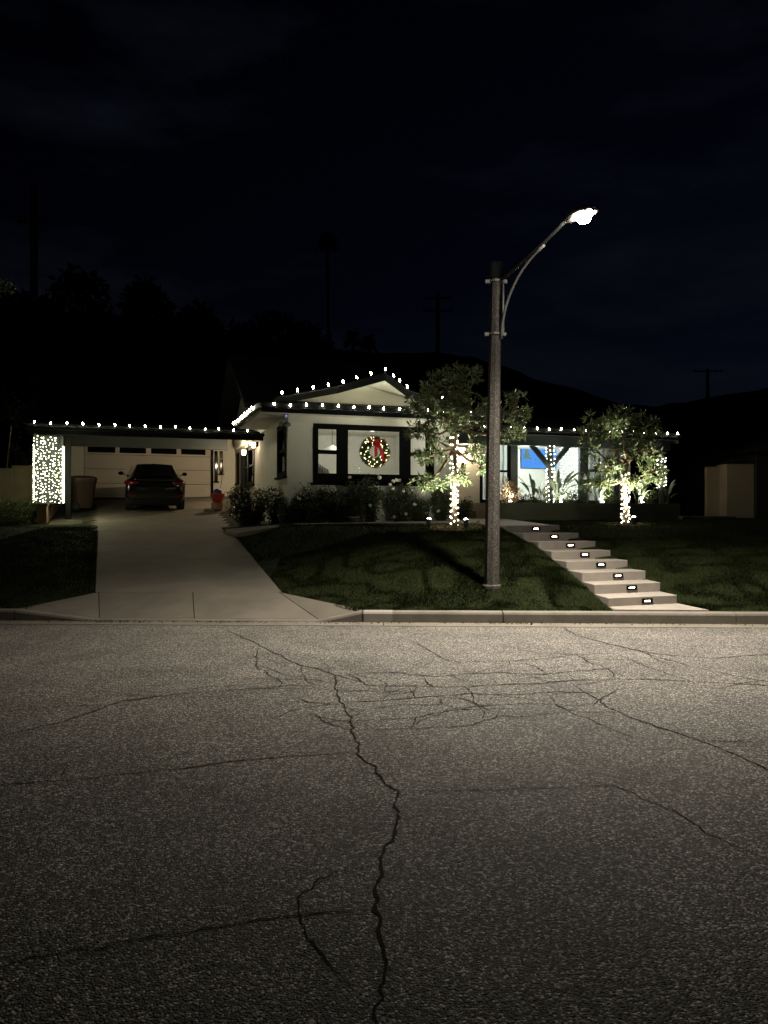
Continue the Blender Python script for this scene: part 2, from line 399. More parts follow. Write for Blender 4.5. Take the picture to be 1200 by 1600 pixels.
kerb_seg(XL0, XL1, .165, .03); kerb_seg(XL1+.004, XR1-.004, .03, .03); kerb_seg(XR1, XR0, .03, .165)
kerb_seg(XR0+.012, .17); kerb_seg(.172, 1.67)
kerb_seg(1.685, 4.9); kerb_seg(4.912, 8.5); kerb_seg(8.512, 60)
kerb_seg(-.285, .12, .167, .167, 'paint_patch', 'painted_patch', .003)

# cracks, traced along the asphalt
CR = [
 (.0125, [(355,985),(390,1000),(420,1015),(460,1035),(500,1046),(525,1055),(523,1073),(530,1090),(540,1110),(548,1130),(553,1148),(560,1170),(572,1190),(588,1200),(597,1217),(622,1234),(615,1255),(620,1280),(617,1300),(600,1328),(596,1345),(588,1380),(585,1420),(592,1450),(600,1480),(603,1510),(592,1540),(585,1570),(592,1612)]),
 (.011, [(-20,1228),(60,1220),(130,1215),(200,1208),(280,1200),(330,1193),(400,1186),(470,1180),(553,1173)]),
 (.008, [(-20,1512),(50,1493),(120,1480),(200,1467),(260,1458),(320,1448),(380,1440),(440,1430),(500,1424),(583,1420)]),
 (.006, [(590,1350),(560,1355),(500,1370),(490,1385),(465,1400),(470,1430),(490,1470),(520,1510),(552,1532)]),
 (.010, [(-10,1152),(85,1130),(150,1110),(190,1095),(250,1087),(320,1080),(380,1076),(450,1075),(522,1077)]),
 (.012, [(525,1055),(560,1052),(620,1050),(660,1055),(680,1057),(720,1053),(780,1050),(850,1053),(900,1048),(960,1043)]),
 (.013, [(545,1053),(560,1060),(575,1070),(620,1071),(700,1073),(760,1070),(830,1068),(900,1062),(960,1060),(1040,1062),(1120,1066),(1220,1072)]),
 (.013, [(530,1097),(580,1095),(640,1090),(680,1087),(730,1083),(800,1085),(870,1080),(940,1082)]),
 (.007, [(556,1140),(620,1138),(680,1135),(740,1131),(775,1120),(780,1110)]),
 (.009, [(660,1055),(668,1068),(680,1075)]),
 (.010, [(640,1000),(670,1015),(690,1028),(720,1035),(800,1032),(860,1028),(900,1022),(960,1020)]),
 (.015, [(880,980),(900,992),(940,1003),(990,1015),(1050,1024),(1120,1028),(1220,1020)]),
 (.010, [(990,1014),(1040,1030),(1100,1045),(1160,1058),(1220,1068)]),
 (.009, [(890,1065),(910,1080),(950,1105),(1000,1125),(1060,1145),(1130,1170),(1220,1212)]),
 (.006, [(622,1233),(700,1235),(780,1233),(860,1230),(960,1226),(1010,1250),(1060,1270),(1100,1300),(1150,1320),(1220,1350)]),
 (.009, [(405,1012),(400,1040),(420,1055),(440,1065),(436,1075)]),
 (.008, [(468,1038),(475,1055),(480,1065),(505,1073)]),
 (.007, [(98,1216),(102,1202),(108,1190)]),
 (.007, [(430,1098),(460,1090),(490,1098),(528,1097)]),
 (.007, [(480,1110),(510,1128),(540,1138),(552,1140)]),
 (.008, [(330,1072),(380,1070),(430,1062),(470,1060),(525,1068)]),
 (.008, [(800,1032),(840,1042),(850,1053)]),
 (.007, [(680,1087),(690,1098),(720,1108),(760,1106)]),
 (.008, [(900,1022),(920,1035),(950,1044),(962,1060)]),
 (.007, [(600,1092),(612,1080),(640,1074),(650,1090)]),
 (.007, [(640,1138),(650,1120),(690,1112),(760,1102),(830,1098),(900,1102),(960,1098)]),
 (.006, [(1080,1155),(1140,1158),(1200,1160)]),
 (.008, [(470,1045),(520,1042),(560,1048)]),
 (.008, [(700,1052),(720,1062),(760,1068)]),
 (.007, [(960,1020),(980,1028),(1020,1045),(1080,1064)]),
]
def crack_mesh(w, pts):
    P = [road_pt(*p) for p in pts]; out = []
    for a, b in zip(P[:-1], P[1:]):
        d = (b-a).length; n = max(2, int(d/.035)); side = Vector((-(b-a).y, (b-a).x, 0)).normalized()
        off = 0
        for i in range(n):
            t = i/n; off = off*.75 + random.gauss(0, .009); out.append(a.lerp(b, t) + side*off*math.sin(math.pi*min(1, t*1.0+.02)))
    out.append(P[-1]); m = MB(); n = len(out); ww = 1.
    for i, p in enumerate(out):
        d = (out[min(i+1, n-1)]-out[max(i-1, 0)]).normalized(); s = Vector((-d.y, d.x, 0))
        ww = ww*.7 + .3*random.uniform(.25, 1.9); e = min(1, i/6+.2, (n-1-i)/6+.2)
        jl, jr = random.uniform(.5, 1.5), random.uniform(.5, 1.5)
        m.v += [tuple(p+s*w*.5*ww*e*jl), tuple(p-s*w*.5*ww*e*jr)]
        if i: m.f.append((2*i-2, 2*i-1, 2*i+1, 2*i))
    for p in out:                                     # crumbled edges
        for q_ in range(2):
            if random.random() < .6:
                c_ = p+Vector((random.gauss(0, w*1.0), random.gauss(0, w*1.0), .0006)); r_ = random.uniform(.12, .42)*w; a_ = random.uniform(0, 6.28); k_ = len(m.v)
                m.v += [tuple(c_+Vector((math.cos(a_+b_)*r_, math.sin(a_+b_)*r_, 0))) for b_ in (0, 1.7, 3.3, 4.8)]; m.f.append((k_, k_+1, k_+2, k_+3))
    return m
for w, pts in CR: crack_mesh(w, pts).build('crack', 'crack', street)
web = MB()                                            # hairline branches between the larger cracks
for w, pts in CR:
    for (xa, ya), (xb, yb2) in zip(pts[:-1], pts[1:]):
        for rep_ in range(0 if ya > 1125 else 1):
            if random.random() < .55:
                a = road_pt(xa, ya).lerp(road_pt(xb, yb2), random.random()); d = random.choice((0, math.pi))+random.gauss(0, .55); L_ = random.uniform(.15, .75)*(1 if ya > 1150 else 1.5)
                p = a.copy(); prev = None; ns = int(L_/.04)
                for q_ in range(ns):
                    d += random.gauss(0, .17); n_ = p+Vector((math.cos(d), math.sin(d), 0))*.04; sd_ = Vector((-math.sin(d), math.cos(d), 0))*(.0022+.0026*(1-q_/ns))*random.uniform(.5, 1.4)
                    k0 = len(web.v); web.v += [tuple(n_+sd_), tuple(n_-sd_)]
                    if prev is not None: web.f.append((prev, prev+1, k0+1, k0))
                    prev = k0; p = n_
web.build('hairline_cracks', 'crack', street, kind='stuff')
# leaf litter and grit gathered along the gutter
ng = 700; gx = rng.uniform(-8, 8, ng); gx[:160] = rng.normal(-3.9, .35, 160); gx[160:260] = rng.normal(-2.3, .3, 100); gx[260:340] = rng.normal(1.75, .25, 80)
gy = 10.88-.036*gx - np.abs(rng.normal(0, .07, ng))-.01
leaf_object('gutter_litter', np.stack([gx, gy, np.full(ng, .016)], 1), np.concatenate([rng.normal(size=(ng, 2)), rng.uniform(0, .35, (ng, 1))], 1), rng.uniform(.012, .05, ng), .016, 'mulch', kind='stuff', label='dry leaf litter along the gutter', cat='leaf litter')

# driveway slabs
drive = empty('driveway', (0, 0, 0), kind='structure', label='concrete driveway rising from the street to the garage')
def zdr(Y): return float(zdrive(np.array(Y)))
def slab_of(poly, parent, mat='concrete', name='slab', thick=.22, bevel=0.):
    return MB().slab([tuple(p) for p in poly], [(p[0], p[1], p[2]-thick) for p in poly]).build(name, mat, parent, bevel=bevel)
def edgeR(Y): return -1.64 - .311*(Y-12.3)
def edgeL(Y): return -4.62 - .365*(Y-12.3)
yb = 12.3; gp = .006
def ap(x, h): return (x, Yc(x)+.165, h)
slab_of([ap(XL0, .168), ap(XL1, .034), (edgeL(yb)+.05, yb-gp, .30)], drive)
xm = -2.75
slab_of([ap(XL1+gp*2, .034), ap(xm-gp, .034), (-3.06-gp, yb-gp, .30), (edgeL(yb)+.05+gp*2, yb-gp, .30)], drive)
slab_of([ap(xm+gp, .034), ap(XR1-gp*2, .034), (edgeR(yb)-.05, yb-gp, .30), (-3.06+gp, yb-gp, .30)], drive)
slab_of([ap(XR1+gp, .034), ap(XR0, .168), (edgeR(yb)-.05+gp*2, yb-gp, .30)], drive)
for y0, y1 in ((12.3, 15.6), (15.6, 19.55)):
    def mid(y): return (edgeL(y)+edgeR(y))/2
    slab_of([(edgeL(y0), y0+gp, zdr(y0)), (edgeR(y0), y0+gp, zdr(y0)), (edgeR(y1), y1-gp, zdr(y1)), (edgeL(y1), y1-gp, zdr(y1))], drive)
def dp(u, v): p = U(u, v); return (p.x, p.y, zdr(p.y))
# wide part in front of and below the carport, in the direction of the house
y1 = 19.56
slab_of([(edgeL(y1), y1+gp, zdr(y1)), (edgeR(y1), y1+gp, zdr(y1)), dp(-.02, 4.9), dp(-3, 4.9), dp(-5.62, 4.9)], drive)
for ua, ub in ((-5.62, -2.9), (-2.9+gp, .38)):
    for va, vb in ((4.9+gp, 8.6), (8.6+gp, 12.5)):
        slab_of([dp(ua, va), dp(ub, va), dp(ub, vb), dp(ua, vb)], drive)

# walkway in front of the bed and the landing at the head of the steps
walk = empty('walkway', (0, 0, 0), kind='structure', label='pale concrete walkway along the flower bed to the entry')
WB = [(-4.02, 19.45, 1.15), (-3.1, 18.45, 1.23), (-1.95, 17.62, 1.315), (-.2, 17.72, 1.345), (1.0, 18.05, 1.36), (2.3, 18.6, 1.39)]
WF = [(-3.62, 18.70, 1.06), (-2.75, 17.75, 1.19), (-1.75, 16.92, 1.30), (-.1, 16.95, 1.325), (1.3, 17.1, 1.345), (2.0, 16.6, 1.34)]
for i in range(5):
    f = lambda P, t: tuple(np.array(P[i])*(1-t)+np.array(P[i+1])*t)
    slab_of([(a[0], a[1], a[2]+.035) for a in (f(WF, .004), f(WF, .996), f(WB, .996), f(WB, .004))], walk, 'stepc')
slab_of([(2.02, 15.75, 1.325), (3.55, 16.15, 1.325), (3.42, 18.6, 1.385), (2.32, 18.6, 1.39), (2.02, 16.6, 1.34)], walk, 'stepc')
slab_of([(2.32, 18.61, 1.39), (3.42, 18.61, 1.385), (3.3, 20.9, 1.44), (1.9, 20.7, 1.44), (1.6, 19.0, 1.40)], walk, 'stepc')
es = MB()
for k, (va, vb, zt) in enumerate(((2.25, 3.5, 1.66),)):
    es.slab([tuple(U(4.4, va, zt)), tuple(U(6.75, va, zt)), tuple(U(6.75, vb, zt)), tuple(U(4.4, vb, zt))], [tuple(U(4.4, va, 1.2)), tuple(U(6.75, va, 1.2)), tuple(U(6.75, vb, 1.2)), tuple(U(4.4, vb, 1.2))])
es.build('step', 'stepc', walk)

# the steps down to the kerb, each with a small light in its riser
px_r = [1057.7, 1031.7, 1008.6, 980.7, 954, 930.5, 904, 874.4]
stairs = empty('garden_steps', (4.4, 11.6, .16), label='flight of wide concrete steps climbing the lawn from the kerb', cat='steps')
def sw(p): return (p[0]-4.4, p[1]-11.6, p[2]-.16)
SR = []
for i, px in enumerate(px_r):
    Y = 11.68+.565*i; SR.append(((px-600)/1200*Y, Y))
sa = R(20); SWID = 1.24
def s_left(p): return (p[0]-SWID*math.cos(sa), p[1]-SWID*math.sin(sa))
light_spots = []
# bottom slab
p = SR[0]; q = (4.62, Yc(4.62)+.17); l = s_left(p)
MB().slab([sw((l[0]-.02, Yc(l[0])+.17, .188)), sw((q[0]-.02, q[1], .188)), sw((p[0], p[1]+.1, .19)), sw((l[0], l[1]+.1, .19))],
          [sw((l[0]-.02, Yc(l[0])+.17, -.1)), sw((q[0]-.02, q[1], -.1)), sw((p[0], p[1]+.1, -.1)), sw((l[0], l[1]+.1, -.1))]).build('step', 'stepc', stairs)
for i in range(8):
    p = SR[i]; l = s_left(p); z = .17+.145*(i+1)
    n = SR[i+1] if i < 7 else (SR[7][0]-.06, SR[7][1]+.35)
    nl = s_left(n)
    top = [(l[0], l[1], z), (p[0], p[1], z), (n[0], n[1]+.06, z), (nl[0], nl[1]+.06, z)]
    MB().slab([sw(t) for t in top], [sw((t[0], t[1], z-.34)) for t in top]).build('step', 'stepc', stairs, bevel=.008)
    c = ((p[0]+l[0])/2+.06, (p[1]+l[1])/2+.02, z-.066)
    light_spots.append(c)
frame_m = MB(); frame_m.box(-.095, .095, -.016, .05, -.036, -.0125).box(-.095, .095, -.016, .05, .0085, .036).box(-.095, -.0555, -.016, .05, -.0125, .0085).box(.0555, .095, -.016, .05, -.0125, .0085)
frame_me = frame_m.mesh('housing', 'trim'); lens_me = MB().box(-.055, .055, -.006, .04, -.010, .006).mesh('lens', 'steplens')
names8 = ['lowest step, nearest the kerb', 'second step up from the kerb', 'third step up from the kerb', 'fourth step up from the kerb', 'fifth step up from the kerb', 'sixth step up from the kerb', 'seventh step up, one below the landing', 'top riser under the landing']
for c, nm in zip(light_spots, names8):
    t = empty('step_light', c, sa, label='small recessed light glowing in the '+nm, cat='step light', group='lights set in the step risers')
    obj_from(frame_me, 'housing', (0, 0, 0), t); obj_from(lens_me, 'lens', (0, 0, 0), t)

# ------------------------------------------------------------------ grass
def inside(X, Y, poly):
    r = np.zeros(X.shape, bool); j = len(poly)-1
    for i in range(len(poly)):
        xi, yi = poly[i]; xj, yj = poly[j]
        c = ((yi > Y) != (yj > Y)) & (X < (xj-xi)*(Y-yi)/((yj-yi) if yj != yi else 1e-9)+xi); r ^= c; j = i
    return r
walk_poly = [(p[0], p[1]) for p in WF] + [(2.02, 15.75), (3.55, 16.15), (3.42, 18.6), (3.3, 20.9), (1.9, 20.9)] + [(p[0], p[1]) for p in WB[::-1]]
bed_poly = [(-4.02, 19.45), (-3.1, 18.45), (-1.95, 17.62), (-.2, 17.72), (1.0, 18.05), (2.3, 18.6), (2.5, 21), (-2, 21), (-4.4, 21.5)]
step_poly = [(s_left(SR[0])[0]-.1, 10.7), (4.72, 10.7), (4.70, 10.95)] + [(p[0]+.02, p[1]) for p in SR] + [s_left(p) for p in SR[::-1]] + [(s_left(SR[0])[0], SR[0][1]-.9)]
RING = [((710-600)/1200*15.6, 15.6, .62), ((977-600)/1200*16.6, 16.6, .62)]
def grass(n, x0, x1, y0, y1):
    X = rng.uniform(x0, x1, n); Y = rng.uniform(y0, y1, n)
    k = (Y > Yc(X)+.15) & ((drive_q(X, Y) > .03) | ((drive_l(X, Y) > .03) & (Y < 20.6+.0*X))) & ~inside(X, Y, walk_poly) & ~inside(X, Y, bed_poly) & ~inside(X, Y, step_poly)
    k &= ~((Y < 12.3) & (X > XL0-.0) & (X < XR0) & (Y < 10.95 + 1.42*np.clip(np.minimum((X-XL0)/.75, (XR0-X)/1.35), 0, 1)))
    for cx, cy_, r in RING: k &= ((X-cx)**2+((Y-cy_)*1.0)**2 > r*r*.8)
    uu = (X-OX)*CA+(Y-OY)*SA; vv = -(X-OX)*SA+(Y-OY)*CA
    k &= ~((vv > 1.35) & (uu > 5.8)) & ~((vv > 0) & (uu > 0))
    return X[k], Y[k]
GX, GY = [], []
for a in ((150000, -2.0, 4.2, 11, 15), (130000, 2.5, 8.6, 11, 15), (70000, -4, 10.5, 15, 20.5), (60000, -8.6, -4.2, 11.2, 20.6), (20000, 8, 13, 11, 21), (16000, -14, -8, 11, 20.5)):
    x, y = grass(*a); GX.append(x); GY.append(y)
GX = np.concatenate(GX); GY = np.concatenate(GY); n = len(GX)
def vnoise(X, Y, f, seed):
    r = np.random.default_rng(seed); T = r.random((64, 64)); x = X*f; y = Y*f; i = np.floor(x).astype(int); j = np.floor(y).astype(int); a = sstep(x-i); b = sstep(y-j)
    g = lambda p, q: T[p % 64, q % 64]
    return (g(i, j)*(1-a)+g(i+1, j)*a)*(1-b)+(g(i, j+1)*(1-a)+g(i+1, j+1)*a)*b
clump = .55*vnoise(GX, GY, 3.1, 1)+.3*vnoise(GX, GY, 9, 2)+.15*vnoise(GX, GY, 22, 3)
h = (.022+.060*clump**1.3)*rng.uniform(.7, 1.25, n)
ang = rng.uniform(0, 6.283, n); wind = vnoise(GX, GY, 2.2, 5)*6.283*1.5
base = np.stack([GX, GY, ground(GX, GY)-.006], 1)
lean = np.stack([np.cos(wind), np.sin(wind)], 1)*(.5*h)[:, None] + rng.normal(0, .35, (n, 2))*h[:, None]
tip = base + np.concatenate([lean, h[:, None]], 1)
sd = np.stack([np.cos(ang), np.sin(ang), 0*ang], 1)*.0065
V = np.stack([base-sd, base+sd, tip], 1).reshape(-1, 3)
np_mesh('lawn_grass', V, np.arange(3*n).reshape(-1, 3), 'grass', kind='stuff', label='short dark green lawn grass on the slope', cat='grass')

# planting bed soil and mulch rings
bp = [(-4.02, 19.46), (-3.1, 18.46), (-1.95, 17.63), (-.2, 17.73), (1.0, 18.06), (2.2, 18.6), (2.0, 19.4), (-2.3, 18.0), (-3.3, 20.9), (-4.5, 20.9)]
def bz(x, y): return 1.335 if x > -2.2 else 1.17+.16*max(0, min(1, (x+4.0)/1.8))+.02
MB().slab([(x, y, bz(x, y)+.02) for x, y in bp], [(x, y, .9) for x, y in bp]).build('flower_bed', 'soil', kind='structure', label='dark soil bed below the front wall')
for (cx, cy_, r), nm in zip(RING, ('left', 'right')):
    P = []; 
    for i in range(6):
        row = []
        for k in range(25):
            w = 2*math.pi*k/24; rr = r*i/5*(1+.06*math.sin(3*w+cx)+.04*math.sin(7*w)); x = cx+rr*math.cos(w); y = cy_+rr*math.sin(w)*.95
            row.append((x, y, float(ground(x, y))+.028*(1-(i/5)**4)+.004))
        P.append(row)
    ring = MB().grid(P).build('mulch_ring', 'mulch', smooth=True, kind='structure', label='ring of bark mulch round the '+nm+' tree')
    m = 500; a = rng.uniform(0, 6.28, m); q = r*np.sqrt(rng.uniform(0, 1, m)); x = cx+q*np.cos(a); y = cy_+q*np.sin(a)
    leaf_object('litter', np.stack([x, y, ground(x, y)+.035], 1), np.concatenate([rng.normal(size=(m, 2)), rng.uniform(0, .5, (m, 1))], 1), rng.uniform(.03, .06, m), .02, 'mulch', ring, kind='stuff')

# ------------------------------------------------------------------ the house
house = empty('house', (OX, OY, 0), A, label='white single storey house with black trimmed windows and attached garage', cat='house')
def hb(name, mat, *boxes, parent=house, bevel=0., **k):
    m = MB()
    for b in boxes: m.box(*b)
    return m.build(name, mat, parent, bevel=bevel, **k)
def wall_with_holes(name, mat, u0, u1, z0, z1, v0, v1, holes, parent=house):
    """front wall in u-z with rectangular holes (ua,ub,za,zb), thickness v0..v1"""
    us = sorted({u0, u1, *[h[0] for h in holes], *[h[1] for h in holes]}); zs = sorted({z0, z1, *[h[2] for h in holes], *[h[3] for h in holes]})
    m = MB()
    for a, b in zip(us[:-1], us[1:]):
        for c, d in zip(zs[:-1], zs[1:]):
            mu, mz = (a+b)/2, (c+d)/2
            if not any(h[0] < mu < h[1] and h[2] < mz < h[3] for h in holes): m.box(a, b, v0, v1, c, d)
    # weld so that no inner faces remain coplanar
    import bmesh
    me = m.mesh(name, mat); bm = bmesh.new(); bm.from_mesh(me); bmesh.ops.remove_doubles(bm, verts=bm.verts, dist=1e-5)
    seen = {}; 
    for f in list(bm.faces):
        key = tuple(sorted(v.index for v in f.verts)); seen.setdefault(key, []).append(f)
    bmesh.ops.delete(bm, geom=[f for fs in seen.values() if len(fs) > 1 for f in fs], context='FACES_ONLY')
    bmesh.ops.recalc_face_normals(bm, faces=bm.faces); bm.to_mesh(me); bm.free()
    o = bpy.data.objects.new(name, me); C.objects.link(o); o.parent = parent; return o
EAVE = 4.05
GW = 4.28                                             # width of the gabled wing
# -- gabled wing: walls
w0, w1 = u_of(489, 0), u_of(677.5, 0)
wz0, wz1 = z_of(754.5, w0, 0), z_of(661.5, w0, 0)
FL = 1.25
wall_with_holes('wall', 'wall', 0, GW, FL, 3.96, 0, .15, [(w0+.06, w1-.06, wz0+.06, wz1-.06)])
hb('frieze_board', 'wall', (0.0, GW, -.022, -.001, z_of(666, 0, 0), 3.90))
hb('corner_board', 'wall', (-.012, .07, -.018, -.001, FL, z_of(666, 0, 0)-.003))
hb('wall', 'wall', (GW-.15, GW, .152, 4.2, FL, 3.96))
# side wall with a window
sv0, sv1 = v_of(447, 0)+.0, v_of(434.5, 0)
sz1, sz0 = z_of(668, 0, .8), z_of(742, 0, .8)
def side_wall(u, v0, v1, z0, z1, holes, th=.15):
    vv_ = sorted({v0, v1, *[h[0] for h in holes], *[h[1] for h in holes]}); zs = sorted({z0, z1, *[h[2] for h in holes], *[h[3] for h in holes]})
    m = MB()
    for a, b in zip(vv_[:-1], vv_[1:]):
        for c, d in zip(zs[:-1], zs[1:]):
            if not any(h[0] < (a+b)/2 < h[1] and h[2] < (c+d)/2 < h[3] for h in holes): m.box(u, u+th, a, b, c, d)
    return m.build('wall', 'wall', house)
side_wall(0, .153, 3.15, FL, 3.96, [(sv0, sv1, sz0, sz1)])
hb('wall', 'wall', (.153, .40, 3.0, 3.15, FL, 3.96))
def side_window(u, v0, v1, z0, z1, inset=.03):
    f = MB(); t = .07
    f.box(u-.025, u+.10, v0-.05, v0+t, z0-.05, z1+.06).box(u-.025, u+.10, v1-t, v1+.05, z0-.05, z1+.06)
    f.box(u-.025, u+.10, v0+t, v1-t, z1-t, z1+.06).box(u-.025, u+.10, v0+t, v1-t, z0-.05, z0+t)
    w = f.build('window', 'trim', house)
    zm = (z0+z1)/2
    hb('rail', 'trim', (u+.005, u+.07, v0+t+.001, v1-t-.001, zm-.03, zm+.03), parent=w)
    hb('sill', 'trim', (u-.08, u+.02, v0-.10, v1+.10, z0-.10, z0-.052), parent=w)
    for za, zb in ((z0+t, zm-.03), (zm+.03, z1-t)):
        hb('pane', 'glass', (u+.035, u+.041, v0+t, v1-t, za, zb), parent=w)
    return w
side_window(0, sv0, sv1, sz0, sz1)
hb('curtain', 'curtain', (.17, .18, sv0-.1, sv1+.1, sz0-.1, sz1+.1))
# -- picture window
def fit(px0, px1, py0, py1, v=0.): return (u_of(px0, v), u_of(px1, v), z_of(py1, u_of((px0+px1)/2, v), v), z_of(py0, u_of((px0+px1)/2, v), v))
panes = [fit(496, 527, 670, 704), fit(496, 526.5, 708.5, 741), fit(542.5, 625.5, 671.5, 742.5), fit(640.5, 666.5, 675.5, 708), fit(640, 666.5, 712, 743)]
win = empty('window', (0, 0, 0)); win.parent = house
def frame_around(name, u0, u1, z0, z1, holes, v0, v1, mat, parent):
    return wall_with_holes(name, mat, u0, u1, z0, z1, v0, v1, holes, parent)
# level the pane edges so that the sashes line up
zt = (panes[0][3]+panes[2][3])/2; zb_ = (panes[2][2]+panes[4][2])/2
ps = []
for k, (a, b, c, d) in enumerate(panes):
    if k in (0, 2, 3): d = zt
    if k in (1, 2, 4): c = zb_
    ps.append((a, b, c, d))
zm = (ps[0][2]+ps[1][3])/2
for k, s in ((0, 1), (3, 1)): ps[k] = (ps[k][0], ps[k][1], zm+.03, ps[k][3])
for k in (1, 4): ps[k] = (ps[k-1][0], ps[k-1][1], ps[k][2], zm-.03)
frame_around('window_frame', w0, w1, wz0, wz1, ps, -.035, .09, 'trim', win)
hb('window_sill', 'trim', (w0-.06, w1+.06, -.10, -.03, wz0-.05, wz0+.0), parent=win)
for a, b, c, d in ps: hb('pane', 'glass', (a-.005, b+.005, .03, .036, c-.005, d+.005), parent=win)
# inner reveal lips of the sashes
for a, b, c, d in ps:
    m = MB(); t = .018
    m.box(a, a+t, -.012, .028, c, d).box(b-t, b, -.012, .028, c, d).box(a+t, b-t, -.012, .028, d-t, d).box(a+t, b-t, -.012, .028, c, c+t)
    m.build('sash', 'trim', win)
# -- living room
room = empty('living_room', (0, 0, 0)); room.parent = house
hb('room_wall', 'room', (.16, GW-.16, 4.05, 4.15, 1.6, 3.94), parent=room)
hb('room_wall', 'room', (.152, .19, .3, 4.04, 1.6, 3.94), parent=room)
hb('room_wall', 'room', (GW-.20, GW-.152, .3, 4.04, 1.6, 3.94), parent=room)
hb('ceiling', 'room', (.2, GW-.21, .152, 4.04, 3.88, 3.93), parent=room)
hb('floor', 'roomfloor', (.2, GW-.21, .152, 4.04, 1.55, 1.6), parent=room)
for a, b in ((1.5, 1.2), (2.75, 1.4), (2.9, 2.6), (1.3, 3.0)):
    MB().lathe([(.055, 0), (.055, .006)], 12, (a, b, 3.872)).build('downlight', 'down', room)
point('room_lamp', (2.15, 1.5, 3.5), 72, (1, .93, .82), house, .25)

# -- gable roof with prow
gc, gh = 1.90, 2.05
def foot(px, py, v): u = u_of(px, v); return u, z_of(py, u, v)
ridge_z = 4.67; prow = .85; pw = .85; foot_z = 4.20; vF = -.62
slope = (ridge_z-foot_z)/gh
# skirt roof and eave box
E0, E1 = -.70, 4.88
sk = MB()
sk.add([(E0, vF, EAVE), (E1, vF, EAVE), (E1, 6, EAVE), (E0, 3.3, EAVE), (E0+.55, vF+.5, foot_z), (E1-.6, vF+.5, foot_z), (E1-.6, 6, foot_z), (E0+.55, 3.3, foot_z)],
       [(0, 1, 5, 4), (1, 2, 6, 5), (3, 0, 4, 7), (4, 5, 6, 7), (0, 3, 2, 1), (2, 3, 7, 6)])
sk.build('roof', 'roof', house)
hb('fascia', 'trim', (E0-.02, E1+.02, vF-.03, vF-.002, EAVE-.20, EAVE+.03))
hb('fascia', 'trim', (E0-.03, E0-.002, vF, 3.3, EAVE-.17, EAVE+.02))
hb('fascia', 'trim', (E1+.001, E1+.03, vF, 2.1, EAVE-.17, EAVE+.02))
hb('gutter', 'trim', (E0-.03, E1+.03, vF-.13, vF-.031, EAVE-.10, EAVE-.005))
hb('gutter', 'wall', (E0-.12, E0-.031, vF-.02, 3.3, EAVE-.10, EAVE-.005))
hb('soffit', 'wall', (E0+.0, E1-.0, vF, -.024, EAVE-.16, EAVE-.145))
hb('soffit', 'wall', (E0+.0, -.014, -.02, 3.3, EAVE-.16, EAVE-.145))
hb('soffit', 'wall', (GW+.002, E1, .0, 2.1, EAVE-.16, EAVE-.145))
# upper gable: roof planes with a forward peak, 0.12 thick
def roofplane(side):
    e = gc+side*(gh+.25); ez = foot_z-.25*slope+.05
    k = gc+side*pw; kz = ridge_z-pw*slope+.05; rz_ = ridge_z+.05; vb = 5.5
    top = [(e, vF+.02, ez), (k, vF+.02, kz), (gc, vF-prow, rz_), (gc, vb, rz_), (e, vb, ez)]
    if side > 0: top = top[::-1]
    return MB().slab(top, [(x, y, z-.05) for x, y, z in top])
for s in (-1, 1):
    roofplane(s).build('roof', 'roof', house)
    # rake boards
    e = gc+s*(gh+.25); ez = foot_z-.25*slope+.05; k = gc+s*pw; kz = ridge_z-pw*slope+.05
    for (p, q) in (((e, vF+.02, ez), (k, vF+.02, kz)), ((k, vF+.02, kz), (gc, vF-prow, ridge_z+.05))):
        p = Vector(p); q = Vector(q); d = (q-p); nrm = Vector((d.y, -d.x, 0)).normalized()
        if nrm.y > 0: nrm = -nrm
        o = nrm*.035
        m = MB(); m.slab([tuple(p), tuple(q), tuple(q+o), tuple(p+o)], [tuple(p-Vector((0, 0, .17))), tuple(q-Vector((0, 0, .17))), tuple(q+o-Vector((0, 0, .17))), tuple(p+o-Vector((0, 0, .17)))])
        m.build('rake_board', 'trim', house)
    # pale soffit under the rake
    t = [(e, vF+.03, ez-.056), (k, vF+.03, kz-.056), (gc-s*.0, vF-prow+.04, ridge_z-.006), (gc, -.05, ridge_z-.006), (e, -.05, ez-.056)]
    if s > 0: t = t[::-1]
    MB().slab(t, [(x, y, z-.012) for x, y, z in t]).build('soffit', 'wall', house)
MB().prism([(gc-gh, foot_z-.02), (gc+gh, foot_z-.02), (gc, ridge_z-.03)], -.12, -.02, 'y').build('gable_wall', 'wall', house)
# -- high main roof with its left gable end
mz0, mz1, mv0, mv1, mvr = 4.62, 6.75, 4.3, 11.7, 8.0
mu0, mu1 = -.05, 4.2
MB().prism([(mv0+.3, mz0-.6), (mv1-.3, mz0-.6), (mv1-.3, mz0+.12), (mvr, mz1-.1), (mv0+.3, mz0+.12)], mu0+.3, mu0+.45, 'x').build('gable_wall', 'wall', house)
for a, b in ((mv0, mvr), (mv1, mvr)):
    t = [(mu0-.35, a, mz0), (mu1, a, mz0), (mu1, b, mz1), (mu0-.35, b, mz1)]
    if a > b: t = t[::-1]
    MB().slab([(x, y, z+.14) for x, y, z in t], t).build('roof', 'roof', house)
hb('roof_vent', 'galv', (mu0+.26, mu0+.30, mvr-.5, mvr-.25, 5.65, 5.85))
